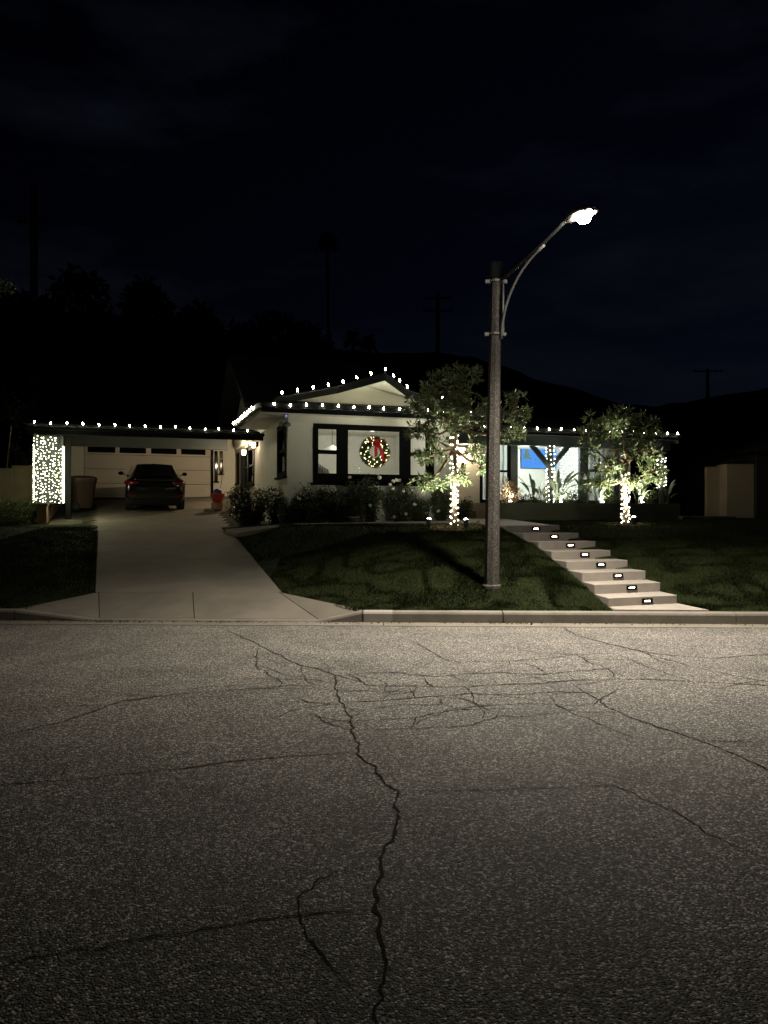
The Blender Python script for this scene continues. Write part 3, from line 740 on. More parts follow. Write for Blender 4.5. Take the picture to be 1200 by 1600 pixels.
# -- right wing
RV, RW = 2.15, 3.5
u_end = 12.75; u_wall = 12.05
rb = MB()
for (va, za, vb, zb2) in ((RV, EAVE, 7.2, 5.25), (12.2, EAVE, 7.2, 5.25)):
    t = [(4.2, va, za), (u_end+.1, va, za), (u_end+.1, vb, zb2), (4.2, vb, zb2)]
    if va > vb: t = t[::-1]
    MB().slab([(x, y, z+.02) for x, y, z in t], [(x, y, z-.10) for x, y, z in t]).build('roof', 'roof', house)
hb('fascia', 'trim', (E1+.04, u_end+.12, RV-.03, RV-.002, EAVE-.15, EAVE+.03))
hb('gutter', 'trim', (E1+.04, u_end+.14, RV-.12, RV-.031, EAVE-.09, EAVE-.005))
MB().prism([(RV+.02, EAVE-.11), (RW+1.6, EAVE+.27), (RW+1.6, EAVE+.14), (RV+.02, EAVE-.26)], u_end+.102, u_end+.13, 'x').build('rake_board', 'greentrim', house)
hb('porch_beam', 'greentrim', (E1+.1, u_end-.1, RV+.12, RV+.30, EAVE-.46, EAVE-.16))
hb('porch_ceiling', 'greentrim', (E1+.1, u_end, RV+.02, RW-.01, EAVE-.15, EAVE-.125))
hb('wall', 'wall', (u_wall-.9, u_wall, RW, RW+.15, 1.3, 4.0))
hb('wall', 'wall', (GW+.002, u_of(749.5, RW), RW, RW+.15, 1.3, 4.0), label='peach lit entry wall')
hb('wall', 'wall', (u_wall-.15, u_wall, RW+.153, 12, 1.3, 4.05))
def rw(px0, px1): return u_of(px0, RW), u_of(px1, RW)
rz1, rz0 = z_of(689, 8, RW), z_of(786, 8, RW)
uA0, uA1 = rw(750, 797); uB0, uB1 = rw(797.2, 911); uC0, uC1 = rw(911.2, 966)
hb('wall', 'wall', (uA0, u_wall-.901, RW+.002, RW+.15, 1.3, rz0-.002))
hb('header', 'greentrim', (uA0, u_wall-.901, RW+.002, RW+.15, rz1+.002, 4.0))
def big_window(u0, u1, left, right, rail, top=.07, bot=.10, mat='trim'):
    w = empty('window', (0, 0, 0)); w.parent = house
    holes = [(u0+left, u1-right, rz0+bot, rz1-top)]
    zr = z_of(736, (u0+u1)/2, RW)
    if rail: holes = [(u0+left, u1-right, rz0+bot, zr-.03), (u0+left, u1-right, zr+.03, rz1-top)]
    frame_around('window_frame', u0, u1, rz0, rz1, holes, RW-.05, RW+.08, mat, w)
    for h in holes: hb('pane', 'glass', (h[0]-.005, h[1]+.005, RW+.02, RW+.026, h[2]-.005, h[3]+.005), parent=w)
    hb('window_sill', mat, (u0-.03, u1+.0, RW-.14, RW-.051, rz0-.0, rz0+.05), parent=w)
    return w
big_window(uA0, uA1, .07, .06, True)
big_window(uB0, uB1, u_of(808, RW)-uB0, uB1-u_of(905, RW), False, mat='greentrim')
big_window(uC0, uC1, u_of(918, RW)-uC0, .14, True, mat='greentrim')
# family room behind the right windows
room2 = empty('family_room', (0, 0, 0)); room2.parent = house
hb('room_wall', 'room', (uA0-.1, u_wall-.16, 6.6, 6.7, 1.6, 3.95), parent=room2)
hb('room_wall', 'room', (uA0-.1, uA0-.06, RW+.152, 6.59, 1.6, 3.95), parent=room2)
hb('room_wall', 'room', (u_wall-.92, u_wall-.88, RW+.152, 6.59, 1.6, 3.95), parent=room2)
hb('ceiling', 'room', (uA0-.05, u_wall-.93, RW+.152, 6.59, 3.90, 3.94), parent=room2)
hb('floor', 'roomfloor', (uA0-.05, u_wall-.93, RW+.152, 6.59, 1.52, 1.60), parent=room2)
point('room_lamp', (9.0, 4.6, 3.5), 250, (.90, .97, .96), house, .25)
def drape(name, u0, u1, v, z0, z1, n, amp, mat, parent):
    m = MB(); rows = []
    for z in np.linspace(z0, z1, 5):
        rows.append([(u, v+amp*math.sin((u-u0)/(u1-u0)*n*6.283)*(1+.15*math.sin(z*5)), z) for u in np.linspace(u0, u1, n*8+1)])
    return m.grid(rows).build(name, mat, parent, smooth=True)
drape('curtain', uA0+.02, uA1+.05, RW+.24, rz0, 3.88, 7, .025, 'curtain', room2)
drape('curtain', uC0+.08, uC1-.02, RW+.26, rz0, 3.88, 8, .025, 'curtain', room2)
# porch posts
def post(u, braces=True):
    p = empty('porch_post', (0, 0, 0)); p.parent = house
    hb('post', 'greentrim', (u-.065, u+.065, RV+.145, RV+.275, 1.5, EAVE-.462), parent=p)
    for s in (-1, 1):
        if braces:
            m = MB(); m.prism([(u+s*.066, EAVE-1.12), (u+s*.066, EAVE-.93), (u+s*.50, EAVE-.464), (u+s*.69, EAVE-.464)][::s], RV+.165, RV+.255, 'y'); m.build('brace', 'greentrim', p)
    return p
UP1 = u_of(860, RV+.2); UP2 = u_of(1034, RV+.2)
post(UP1); post(UP2, False)
# -- carport and garage
CV = 5.6; cu0 = -6.12; cu1 = .36; GV = 12.5
t = [(cu0-.1, CV, EAVE+.0), (.9, CV, EAVE+.0), (.9, 12.4, EAVE+1.0), (cu0-.1, 12.4, EAVE+1.0)]
MB().slab([(x, y, z+.03) for x, y, z in t], [(x, y, z-.09) for x, y, z in t]).build('roof', 'roof', house)
t = [(cu0-.1, 12.42, EAVE+1.0), (.9, 12.42, EAVE+1.0), (.9, 19, EAVE), (cu0-.1, 19, EAVE)]
MB().slab([(x, y, z+.03) for x, y, z in t], [(x, y, z-.09) for x, y, z in t]).build('roof', 'roof', house)
hb('fascia', 'trim', (cu0-.12, cu1, CV-.03, CV-.002, EAVE-.24, EAVE+.03))
hb('gutter', 'trim', (cu0-.14, cu1+.01, CV-.12, CV-.031, EAVE-.12, EAVE-.01))
gz = zdr(U(-3, GV).y)
hb('carport_beam', 'greentrim', (cu0+.1, u_of(355, 11.0), 10.9, 11.1, 3.95, 4.42))
gd0, gd1 = u_of(131.5, GV), u_of(329, GV)
zd0, zd1 = gz+.02, gz+2.16
wall_with_holes('wall', 'wall', cu0+.1, .55, gz-.3, 4.9, GV+.02, GV+.17, [(gd0-.02, gd1+.02, gz-.3, zd1+.02)])
gdoor = empty('garage_door', (0, 0, 0)); gdoor.parent = house
sec = (zd1-zd0)/4
for k in range(4):
    z0 = zd0+k*sec
    if k < 3:
        m = MB(); m.box(gd0, gd1, GV+.05, GV+.09, z0+.006, z0+sec-.006)
        for j in range(4):
            a = gd0+(gd1-gd0)*j/4+.09; b = gd0+(gd1-gd0)*(j+1)/4-.09; m.box(a, b, GV+.042, GV+.051, z0+.09, z0+sec-.09)
        m.build('door_section', 'garage', gdoor, bevel=.006)
    else:
        holes = []
        for p0, p1 in ((136.5, 180), (187, 228), (236, 276), (283, 321)):
            holes.append((u_of(p0, GV), u_of(p1, GV), z0+.07, z0+sec-.20))
        wall_with_holes('door_section', 'garage', gd0, gd1, z0+.006, z0+sec-.006, GV+.05, GV+.09, holes, gdoor)
        for hh in holes: hb('pane', 'darkglass', (hh[0], hh[1], GV+.07, GV+.08, hh[2], hh[3]), parent=gdoor)
hb('door_trim', 'trim', (gd1+.021, gd1+.10, GV-.03, GV+.019, gz, zd1+.1))
# dark slot windows beside the garage door
for p0, p1, q0, q1 in ((335, 340, 705, 752), (343, 348, 705, 740)):
    a, b = u_of(p0, GV), u_of(p1, GV); z0, z1 = z_of(q1, a, GV), z_of(q0, a, GV)
    w = hb('window', 'trim', (a, b, GV-.02, GV+.015, z0, z1)); hb('pane', 'darkglass', (a+.03, b-.03, GV-.026, GV-.021, z0+.06, z1-.06), parent=w); hb('sill', 'trim', (a-.05, b+.05, GV-.08, GV-.022, z0-.05, z0-.002), parent=w)
# breezeway wall on the right of the carport, with windows
bv0, bv1 = v_of(397, .42), v_of(380, .42); bz0, bz1 = 2.62, 3.85
bv2, bv3 = v_of(363, .42)-.0, v_of(358.5, .42)
side_wall(.42, 3.16, 12.5, 1.3, 4.3, [(bv0, bv1, bz0, bz1)])
side_window(.42, bv0, (bv0+bv1)/2-.03, bz0, bz1); side_window(.42, (bv0+bv1)/2+.08, bv1, bz0, bz1)
hb('curtain', 'curtain', (.60, .61, bv0-.1, bv1+.1, bz0-.1, bz1+.1))
w = hb('window', 'trim', (.396, .418, 11.2, 11.9, 2.75, 3.9)); hb('sill', 'trim', (.34, .395, 11.1, 12, 2.70, 2.748), parent=w)
hb('downpipe', 'trim', (.34, .418, 10.35, 10.45, 1.9, 3.75))
# entry fittings: bell
eu = u_of(724, RW-.02)
bell = hb('doorbell', 'trim', (eu-.03, eu+.03, RW-.03, RW-.002, z_of(731, eu, RW), z_of(723, eu, RW)))
# foundation vent and hose bib
hb('vent', 'trim', (u_of(650, 0), u_of(672, 0), -.012, -.002, 1.40, 1.50))

# ------------------------------------------------------------------ things inside the rooms
lamp = empty('hanging_lamp', U(u_of(519, 2), 2, 3.2), A, label='pale cone lamp shade hanging behind the upper left window pane', cat='lamp')
MB().lathe([(.03, .20), (.31, .03), (.32, 0), (.30, 0), (.02, .185)], 20).build('lamp_shade', 'shade', lamp, smooth=True)
MB().tube([(0, 0, .2), (0, 0, .66)], .006).build('cord', 'trim', lamp)
# striped drape behind lower left pane
sm = bpy.data.materials.new('zebra_stripes'); sm.use_nodes = True; nt = sm.node_tree; b = nt.nodes['Principled BSDF']
tc = nt.nodes.new('ShaderNodeTexCoord'); wv = nt.nodes.new('ShaderNodeTexWave'); wv.inputs['Scale'].default_value = 7; wv.inputs['Distortion'].default_value = 2.5; wv.inputs['Detail Scale'].default_value = .8
cr = nt.nodes.new('ShaderNodeValToRGB'); cr.color_ramp.elements[0].color = (.10, .10, .10, 1); cr.color_ramp.elements[1].color = (.7, .7, .68, 1); cr.color_ramp.elements[0].position = .35; cr.color_ramp.elements[1].position = .55
nt.links.new(tc.outputs['Object'], wv.inputs['Vector']); nt.links.new(wv.outputs['Color'], cr.inputs[0]); nt.links.new(cr.outputs[0], b.inputs['Base Color'])
M['zebra'] = sm
ch = empty('striped_armchair', U(.75, .75, 1.6), A,  label='striped armchair back seen through the lower left window pane', cat='armchair')
rows = []
for i, z in enumerate(np.linspace(.0, 1.0, 9)):
    z *= 1.0
    rows.append([(x*(.48 if z < .75 else .48*math.sqrt(max(.0, 1-((z-.75)/.27)**2))), .10*math.cos(x*1.5)*-1+.05*z, z) for x in np.linspace(-1, 1, 13)])
o = MB().grid(rows).build('backrest', 'zebra', ch, smooth=True); o.scale = (1, 1, 1.22)
MB().box(-.48, .48, .0, .7, .12, .42).build('seat', 'zebra', ch, bevel=.05)
for sx in (-1, 1): MB().box(sx*.48-.07, sx*.48+.07, .0, .65, .12, .62).build('arm', 'zebra', ch, bevel=.04)
def art(u0, u1, z0, z1, v, name, label):
    t = empty(name, U((u0+u1)/2, v, z0), A, label=label, cat='picture'); w = (u1-u0)/2; hgt = z1-z0
    m = MB(); m.box(-w, -w+.02, 0, .03, 0, hgt).box(w-.02, w, 0, .03, 0, hgt).box(-w+.02, w-.02, 0, .03, hgt-.02, hgt).box(-w+.02, w-.02, 0, .03, 0, .02); m.build('frame', 'artframe', t)
    MB().box(-w+.02, w-.02, .015, .025, .02, hgt-.02).build('print', 'artpaper', t)
art(u_of(643, 4), u_of(666, 4), z_of(720, 4, 4), z_of(680, 4, 4), 4.0, 'framed_print', 'thin framed print on the room wall behind the right window')
chs = empty('dining_chair', U(u_of(655, 1.8), 1.8, 1.6), A, label='grey round backed chair inside the lower right window pane', cat='chair')
pts = [(.30*math.cos(w), 0, .46+.30*math.sin(w)) for w in np.linspace(0, math.pi, 11)]
m = MB(); m.slab([(x, .02, z) for x, y, z in pts], [(x, -.02, z) for x, y, z in pts]); m.build('backrest', 'chairgrey', chs)
MB().box(-.26, .26, .0, .48, .40, .46).build('seat', 'chairgrey', chs, bevel=.02)
for sx in (-.23, .23):
    for sy in (.03, .45): MB().tube([(sx, sy, .4), (sx*1.1, sy, 0)], .018).build('leg', 'trim', chs)
# television with a blue picture
tv_v = 6.55
ta, tb = u_of(814, tv_v), u_of(874, tv_v); tz0, tz1 = z_of(732.5, (ta+tb)/2, tv_v), z_of(695.5, (ta+tb)/2, tv_v)
tv = empty('television', U(0, 0, 0), A, label='television glowing blue with a snowy tree picture on the wall', cat='television')
MB().box(ta, tb, tv_v, tv_v+.05, tz0, tz1).build('casing', 'trim', tv)
scr = MB().box(ta+.015, tb-.015, tv_v-.006, tv_v-.001, tz0+.015, tz1-.015).build('screen', 'tvblue', tv)
tw = tb-ta; th = tz1-tz0
def tri_tree(cx, z0, w, hgt):
    m = MB()
    for k in range(3):
        a = z0+hgt*k*.27; ww = w*(1-.26*k); m.add([(cx-ww, tv_v-.010-.0008*k, a), (cx+ww, tv_v-.010-.0008*k, a), (cx, tv_v-.010-.0008*k, a+hgt*.46)], [(0, 1, 2)])
    return m
tri_tree(ta+tw*.15, tz0+th*.40, tw*.13, th*.50).build('picture_tree', 'tvtree', scr)
tri_tree(ta+tw*.70, tz0+th*.45, tw*.08, th*.36).build('picture_tree', 'tvtree', scr)
m = MB()
for k in range(16):
    x = ta+tw*random.uniform(.34, .66); z = tz0+th*random.uniform(.2, .62); s_ = random.uniform(.008, .018); m.box(x-s_*.5, x+s_*.5, tv_v-.009, tv_v-.008, z-s_, z+s_)
m.build('picture_figures', 'tvdark', scr)
m = MB(); x = ta+tw*.30; z = tz0+th*.30; m.box(x, x+.03, tv_v-.009, tv_v-.008, z, z+.05); m.build('picture_detail', 'tvorange', scr)
# fairy light curtain inside the big window
ico = []
def small_ball(m, c, r):
    x, y, z = c; m.add([(x+r, y, z), (x-r, y, z), (x, y+r, z), (x, y-r, z), (x, y, z+r), (x, y, z-r)], [(0,2,4),(2,1,4),(1,3,4),(3,0,4),(2,0,5),(1,2,5),(3,1,5),(0,3,5)])
fl = empty('fairy_light_curtain', U(0, 0, 0), A, label='curtain of tiny white fairy lights hanging inside the big window', cat='string lights')
mw, mbq = MB(), MB(); fa, fb = u_of(874, RW+.3), u_of(903, RW+.3)
for k in range(13):
    u = fa+(fb-fa)*(k+.5)/13; mw.tube([(u, RW+.3, rz0+.1), (u, RW+.3, 3.86)], .0018, 3)
    for z in np.arange(rz0+.15, 3.84, .085): small_ball(mbq, (u+random.gauss(0, .012), RW+.29, z+random.uniform(-.03, .03)), random.choice((.007, .009, .012)))
mw.tube([(fa, RW+.3, 3.865), (fb, RW+.3, 3.865)], .006, 4)
mw.build('wire', 'curtain', fl); mbq.build('bulbs', 'mini_soft', fl, kind='stuff')

# ------------------------------------------------------------------ string lights
bulb_me = MB().lathe([(.004, -.034), (.012, -.024), (.0185, -.008), (.0175, .009), (.010, .024), (.003, .032)], 8).mesh('bulb', 'bulb', True)
sock_me = MB().lathe([(.012, -.085), (.016, -.080), (.016, -.04), (.012, -.038)], 6).mesh('socket', 'cable')
def strand(pts, label, dirs=None):
    t = empty('string_lights', tuple(pts[0]), 0, label=label, cat='string lights', group='warm white bulbs along the roof edges')
    o = Vector(pts[0]); lp = [Vector(p)-o for p in pts]; m = MB(); path = []
    for i, p in enumerate(lp):
        path.append(p-Vector((0, 0, .085)))
        if i+1 < len(lp): path.append((p+lp[i+1])/2-Vector((0, 0, .10)))
    m.tube(path, .005, 4); m.build('cable', 'cable', t)
    for p in lp:
        rot = (random.gauss(0, .22), random.gauss(0, .22), 0)
        b = obj_from(bulb_me, 'bulb', p, t, rot); obj_from(sock_me, 'socket', (0, 0, 0), b)
    return t
def lin(a, b, n): return [Vector(a).lerp(Vector(b), i/(n-1))+Vector((random.gauss(0, .008), 0, random.gauss(0, .010))) for i in range(n)]
strand(lin(U(u_of(53, CV-.14), CV-.14, EAVE+.075), U(u_of(409, CV-.14), CV-.14, EAVE+.045), 16), 'row of bulbs along the low carport roof edge at the left')
strand(lin(U(E0-.17, vF+.55, EAVE-.06), U(E0-.17, 3.0, EAVE-.06), 10), 'short bunched row of bulbs along the side eave above the porch lantern')
strand(lin(U(u_of(428, vF-.15), vF-.15, EAVE-.02), U(u_of(757, vF-.15), vF-.15, EAVE-.01), 15), 'row of bulbs along the eave just above the picture window')
gl = []
for i in range(8):
    f_ = i/7; e = Vector((gc-gh-.12, vF, foot_z-.12*slope+.1)); k = Vector((gc-pw, vF, ridge_z-pw*slope+.1)); a = Vector((gc, vF-prow, ridge_z+.12))
    l1 = (k-e).length; l2 = (a-k).length; s_ = f_*(l1+l2); p = e.lerp(k, s_/l1) if s_ < l1 else k.lerp(a, (s_-l1)/l2); gl.append(U(p.x, p.y-.03, p.z+.02))
k = Vector((gc+pw, vF, ridge_z-pw*slope+.1)); e = Vector((gc+gh+.1, vF, foot_z+.08))
for q in (a.lerp(k, .36), a.lerp(k, .63), a.lerp(k, .98), k.lerp(e, .35), k.lerp(e, .7), e): gl.append(U(q.x, q.y-.03, q.z+.02))
strand(gl, 'bulbs outlining the pointed gable above the picture window')
strand(lin(U(u_of(716, RV-.14), RV-.14, EAVE+.03), U(u_of(1060, RV-.14), RV-.14, EAVE+.03), 19), 'row of bulbs along the porch roof edge on the right')
# mini lights wrapped on posts and trunks
mini_me = MB().lathe([(.004, -.018), (.013, -.008), (.014, .004), (.008, .015), (.002, .020)], 6).mesh('bulb', 'mini', True)
def wrap(axis, rad, z0, z1, turns, count, label, jitter=.02, front=True):
    """axis(z) -> centre; a helical wire with bulbs"""
    c0 = axis(z0); t = empty('wrapped_lights', (c0[0], c0[1], z0), 0, label=label, cat='string lights', group='mini lights wound round trunks and posts')
    o = Vector((c0[0], c0[1], z0)); path = []
    N = int(turns*10)
    for i in range(N+1):
        f_ = i/N; z = z0+(z1-z0)*f_; w = f_*turns*6.283; c = axis(z); r = rad(z)+.012; path.append(Vector((c[0]+r*math.cos(w), c[1]+r*math.sin(w), z))-o)
    MB().tube(path, .004, 4).build('wire', 'cable', t)
    for i in range(count):
        f_ = (i+.5)/count; j = f_*N; k_ = int(j); p = path[k_].lerp(path[min(k_+1, N)], j-k_)
        z = z0+p.z; c = axis(z); out = Vector((c[0], c[1], 0))-o; out = (Vector((p.x, p.y, 0))-Vector((out.x, out.y, 0))).normalized()
        obj_from(mini_me, 'bulb', p+out*random.uniform(.01, .035)+Vector((0, 0, random.gauss(0, jitter))), t, (random.uniform(-1, 1), random.uniform(-1, 1), 0))
    return t
pc1 = U(UP1, RV+.21); pc2 = U(UP2, RV+.21)
wrap(lambda z: (pc1.x, pc1.y), lambda z: .095, 1.9, 3.62, 13, 66, 'mini lights wound round the porch post in front of the blue television')
wrap(lambda z: (pc2.x, pc2.y), lambda z: .105, 2.35, 3.35, 8, 46, 'mini lights wound round the far right porch post')

# lantern by the carport
lt = empty('wall_lantern', U(.36, 9.0, 3.72), A, label='glowing warm wall lantern under the carport beside the side windows', cat='lantern')
MB().box(-.01, .06, -.05, .05, -.06, .10).build('bracket', 'trim', lt)
MB().lathe([(.05, -.10), (.075, .06), (.075, .07)], 8, (-.10, 0, 0)).build('glass', 'lantern', lt, smooth=True)
m = MB(); m.lathe([(.095, .072), (.03, .12), (.01, .14)], 8, (-.10, 0, 0)); m.lathe([(.04, -.12), (.055, -.105)], 8, (-.10, 0, 0)); m.build('cap', 'trim', lt)
lt2 = empty('wall_lantern', U(.36, 6.9, 3.80), A, label='second glowing lantern between the side windows, nearer the gabled wing', cat='lantern')
MB().box(-.01, .06, -.05, .05, -.06, .10).build('bracket', 'trim', lt2)
MB().lathe([(.045, -.09), (.065, .06), (.065, .07)], 8, (-.10, 0, 0)).build('glass', 'lantern', lt2, smooth=True)
m = MB(); m.lathe([(.085, .072), (.03, .12), (.01, .14)], 8, (-.10, 0, 0)); m.build('cap', 'trim', lt2)
point('lantern_light', (-.22, 0, -.05), 150, (1, .76, .50), lt, .06)
# lit house number
nu = u_of(725, RW-.1); nz = z_of(706, nu, RW)
hn = empty('house_number_light', U(nu, RW-.002, nz), A, label='lit white house number box on the peach entry wall', cat='number sign')
MB().box(-.12, .12, -.06, 0, -.10, .13).build('box', 'numberglow', hn, bevel=.01)
MB().box(-.14, .14, -.08, 0, .132, .16).build('cap', 'trim', hn)
m = MB()
for a in [(-.025, .035, .05, .068), (.020, .038, .005, .05), (-.025, .035, -.010, .006), (-.025, -.008, -.045, -.010), (-.025, .038, -.062, -.045)]:
    m.box(a[0], a[1], -.066, -.061, a[2], a[3])
m.build('numeral', 'trim', hn)
point('number_glow_light', (.02, -.25, .02), 50, (1, .74, .5), hn, .06)

# security camera and flood light on the corner
sc_ = empty('security_camera', U(-.02, -.02, z_of(651, 0, 0)), A, label='small security camera with violet light under the eave corner', cat='camera')
MB().lathe([(.05, .04), (.05, 0), (.035, -.04), (.01, -.055)], 12, (-.06, -.1, 0)).build('housing', 'camera_white', sc_, smooth=True)
MB().lathe([(.018, 0), (.018, .01)], 8, (-.06, -.155, -.01)).build('lens', 'violet', sc_)
MB().box(-.08, -.04, -.1, 0, .03, .06).build('bracket', 'trim', sc_)
fd = empty('flood_light', U(-.03, -.03, z_of(664, 0, 0)), A, label='unlit twin head flood light on the house corner below the camera', cat='flood light')
MB().box(-.06, .0, -.05, 0, -.04, .04).build('base', 'galv', fd)
for s_ in (-1, 1):
    MB().tube([(-.05, -.06, 0), (-.09+s_*.07, -.12, .03)], .012).build('arm', 'galv', fd)
    MB().tube([(-.09+s_*.07, -.10, .04), (-.10+s_*.09, -.22, -.02)], [.03, .055], 10).build('lamp_head', 'galv', fd)

# wreath
wu = u_of(585.5, -.08); wz = z_of(706, wu, -.08); wr = empty('wreath', U(wu, -.09, wz), A, label='green wreath with tiny lights and a red bow on the picture window', cat='wreath')
n = 9000; th_ = rng.uniform(0, 6.283, n); ph = rng.uniform(0, 6.283, n); RR, rr = .265, .105
cn = np.stack([np.cos(th_), 0*th_, np.sin(th_)], 1); od = cn*np.cos(ph)[:, None] + np.array([0, -1, 0])*np.sin(ph)[:, None]
P = cn*RR + od*rr*rng.uniform(.1, .9, n)[:, None]; tang = np.stack([-np.sin(th_), 0*th_, np.cos(th_)], 1)
leaf_object('greenery', P, od+tang*.9+rng.normal(0, .3, (n, 3)), rng.uniform(.045, .09, n), .014, 'pine', wr)
tor = MB(); rows = [[((RR+.05*math.cos(b_))*math.cos(a_), .05*math.sin(b_), (RR+.05*math.cos(b_))*math.sin(a_)) for b_ in np.linspace(0, 6.283, 9)] for a_ in np.linspace(0, 6.283, 33)]
tor.grid(rows).build('ring', 'darkbark', wr)
wb = MB().lathe([(.004, -.012), (.010, 0), (.004, .014)], 6).mesh('bulb', 'wreath_bulb', True)
for k in range(74):
    a_ = k/74*6.283*1.0+random.gauss(0, .1); b_ = random.uniform(.15, 2.99); r_ = RR+.10*math.cos(b_)
    obj_from(wb, 'bulb', (r_*math.cos(a_), -.10*math.sin(b_), r_*math.sin(a_)), wr)
bow = MB().box(-.035, .035, -.16, -.10, .20, .27).build('bow', 'red', wr, bevel=.01)
for s_ in (-1, 1):
    pts = [(0, -.135, .235), (s_*.07, -.15, .285), (s_*.15, -.15, .275), (s_*.16, -.145, .225), (s_*.09, -.14, .20), (0, -.135, .228)]
    rows = [[(x, y+d, z) for d in (-.035, 0, .035)] for x, y, z in pts]; o = MB().grid(rows).build('loop', 'red', bow, smooth=True)
    o.modifiers.new('solid', 'SOLIDIFY').thickness = .006
for pts in ([(-.01, -.15, .21), (-.025, -.16, .08), (-.02, -.15, -.06), (-.03, -.15, -.10)], [(.02, -.15, .21), (.06, -.165, .10), (.10, -.16, -.02), (.14, -.16, -.20)]):
    rows = [[(x-.030, y, z), (x, y-.012, z), (x+.030, y, z+.008)] for x, y, z in pts]; o = MB().grid(rows).build('ribbon_tail', 'red', bow, smooth=True)
    o.modifiers.new('solid', 'SOLIDIFY').thickness = .004
bow.scale = (1.25, 1.1, 1.15); bow.location = (-.005, -.02, -.02)
MB().tube([(0, .02, .28), (.05, .03, .45), (.13, .03, .62)], .003, 4).build('hanger', 'cable', wr)

# ------------------------------------------------------------------ planter and its plants
PV = 1.4; pu0, pu1 = u_of(764, PV), u_of(1063, PV); pz = 1.885
pl = empty('planter_wall', U(0, 0, 0), A, label='long low stucco planter wall below the porch windows', cat='planter')
MB().box(pu0, pu1, PV, PV+.16, 1.2, pz).build('wall', 'planter', pl, bevel=.008)
MB().box(pu0, pu0+.16, PV+.162, RW-.01, 1.2, pz).build('wall', 'stepc', pl)
MB().box(pu1-.16, pu1, PV+.162, RW+.3, 1.2, pz).build('wall', 'planter', pl)
MB().box(pu0+.161, pu1-.161, PV+.162, RW-.1, 1.2, pz-.07).build('soil', 'soil', pl)
def strelitzia(u, v, hgt, n, label, seed):
    r = random.Random(seed); t = empty('bird_of_paradise', U(u, v, pz-.07), A, label=label, cat='plant', group='strap leaved plants in the planter')
    st = MB(); 
    for k in range(n):
        a_ = r.uniform(0, 6.283); lean = r.uniform(.10, .75); L_ = hgt*r.uniform(.55, 1.05); c, s_ = math.cos(a_), math.sin(a_)
        pts = []; nseg = 8
        for i in range(nseg+1):
            f_ = i/nseg; q = L_*f_; th2 = lean*(.45+.75*f_*f_); pts.append(Vector((c*q*math.sin(th2)+.05*c, s_*q*math.sin(th2)+.05*s_, q*math.cos(th2))))
        st.tube(pts[:5], [.012, .011, .010, .009, .007], 5)
        wmax = r.uniform(.045, .075); rows = []; side = Vector((-s_, c, 0))*math.cos(r.uniform(-1, 1))+Vector((0, 0, 1))*.0
        side = (side+Vector((c, s_, 0))*r.uniform(-.6, .6)).normalized()
        for i in range(4, nseg+1):
            f_ = (i-4)/(nseg-4); w_ = wmax*math.sin(math.pi*min(1, f_*.92+.06))**.8+.002; up = Vector((0, 0, .35*w_))
            rows.append([pts[i]-side*w_+up, pts[i], pts[i]+side*w_+up])
        MB().grid(rows).build('leaf', 'strap', t, smooth=True)
    st.build('stems', 'strap', t, smooth=True)
    return t
def fluffy(name, u, v, z, rx, ry, rz_, n, ll, mat, label, cat='shrub', group=None, stems=True):
    t = empty(name, U(u, v, z), A, label=label, cat=cat, group=group)
    d = unit(rng.normal(size=(n, 3))); q = rng.uniform(.35, 1, n)**.5; lump = 1+.25*np.sin(d[:, 0]*5+u*7)+.2*np.sin(d[:, 2]*6+u*3)
    P = d*q[:, None]*lump[:, None]*np.array([rx, ry, rz_]); P[:, 2] += rz_*.95; P[:, 2] = np.maximum(P[:, 2], .02)
    leaf_object('foliage', P, d+rng.normal(0, .6, (n, 3))+np.array([0, 0, .3]), rng.uniform(.6, 1.3, n)*ll, ll*.42, mat, t)
    if stems:
        m = MB()
        for k in range(7):
            a_ = k*.9; m.tube([(0, 0, 0), (rx*.3*math.cos(a_), ry*.3*math.sin(a_), rz_*.8), (rx*.65*math.cos(a_), ry*.65*math.sin(a_), rz_*1.4)], [.012, .008, .004], 5)
        m.build('stems', 'bark', t)
    return t
sp = [(835, 2.0, 1.05, 9, 'strap leaved plant just right of the pink shrub'), (849, 2.3, .85, 9, 'dark strap leaved plant between the pink shrub and the porch post'), (871, 1.95, 1.25, 15, 'brightly uplit strap leaved plant at the foot of the porch post'),
      (916, 2.1, 1.2, 11, 'tall dark strap leaved plant left of the second uplit plant'), (936, 1.95, 1.0, 14, 'uplit white stemmed plant left of the right tree trunk'), (998, 1.95, 1.05, 14, 'uplit strap leaved plant just right of the right tree trunk'),
      (1040, 2.1, 1.05, 9, 'dark strap leaved plant at the far right end of the planter')]
ups = []
for i, (px, v, hh, n_, lb) in enumerate(sp):
    u = u_of(px, v); strelitzia(u, v, hh, n_, lb, 11+i)
    if i in (2, 4, 5): ups.append((u+.02, v-.16))
fluffy('croton', u_of(795, 2.0), 2.0, pz-.07, .27, .26, .36, 900, .08, 'pinkleaf', 'pink and yellow leafy shrub by the lamp post in the planter')
ups.append((u_of(797, 1.7), 1.68))
for px, w_, hh, lb in ((826, .30, .14, 'low dark shrub in the planter below the television'), (885, .28, .22, 'low green shrub right of the lit porch post'), (905, .26, .24, 'low green shrub below the fairy light curtain'), (951, .24, .20, 'bright green low shrub beside the uplit white stemmed plant'), (1015, .34, .22, 'round low shrub near the right end of the planter')):
    fluffy('low_shrub', u_of(px, 2.0), 2.0, pz-.07, w_, .28, hh, 700, .06, 'shrub', lb, group='low shrubs in the planter')

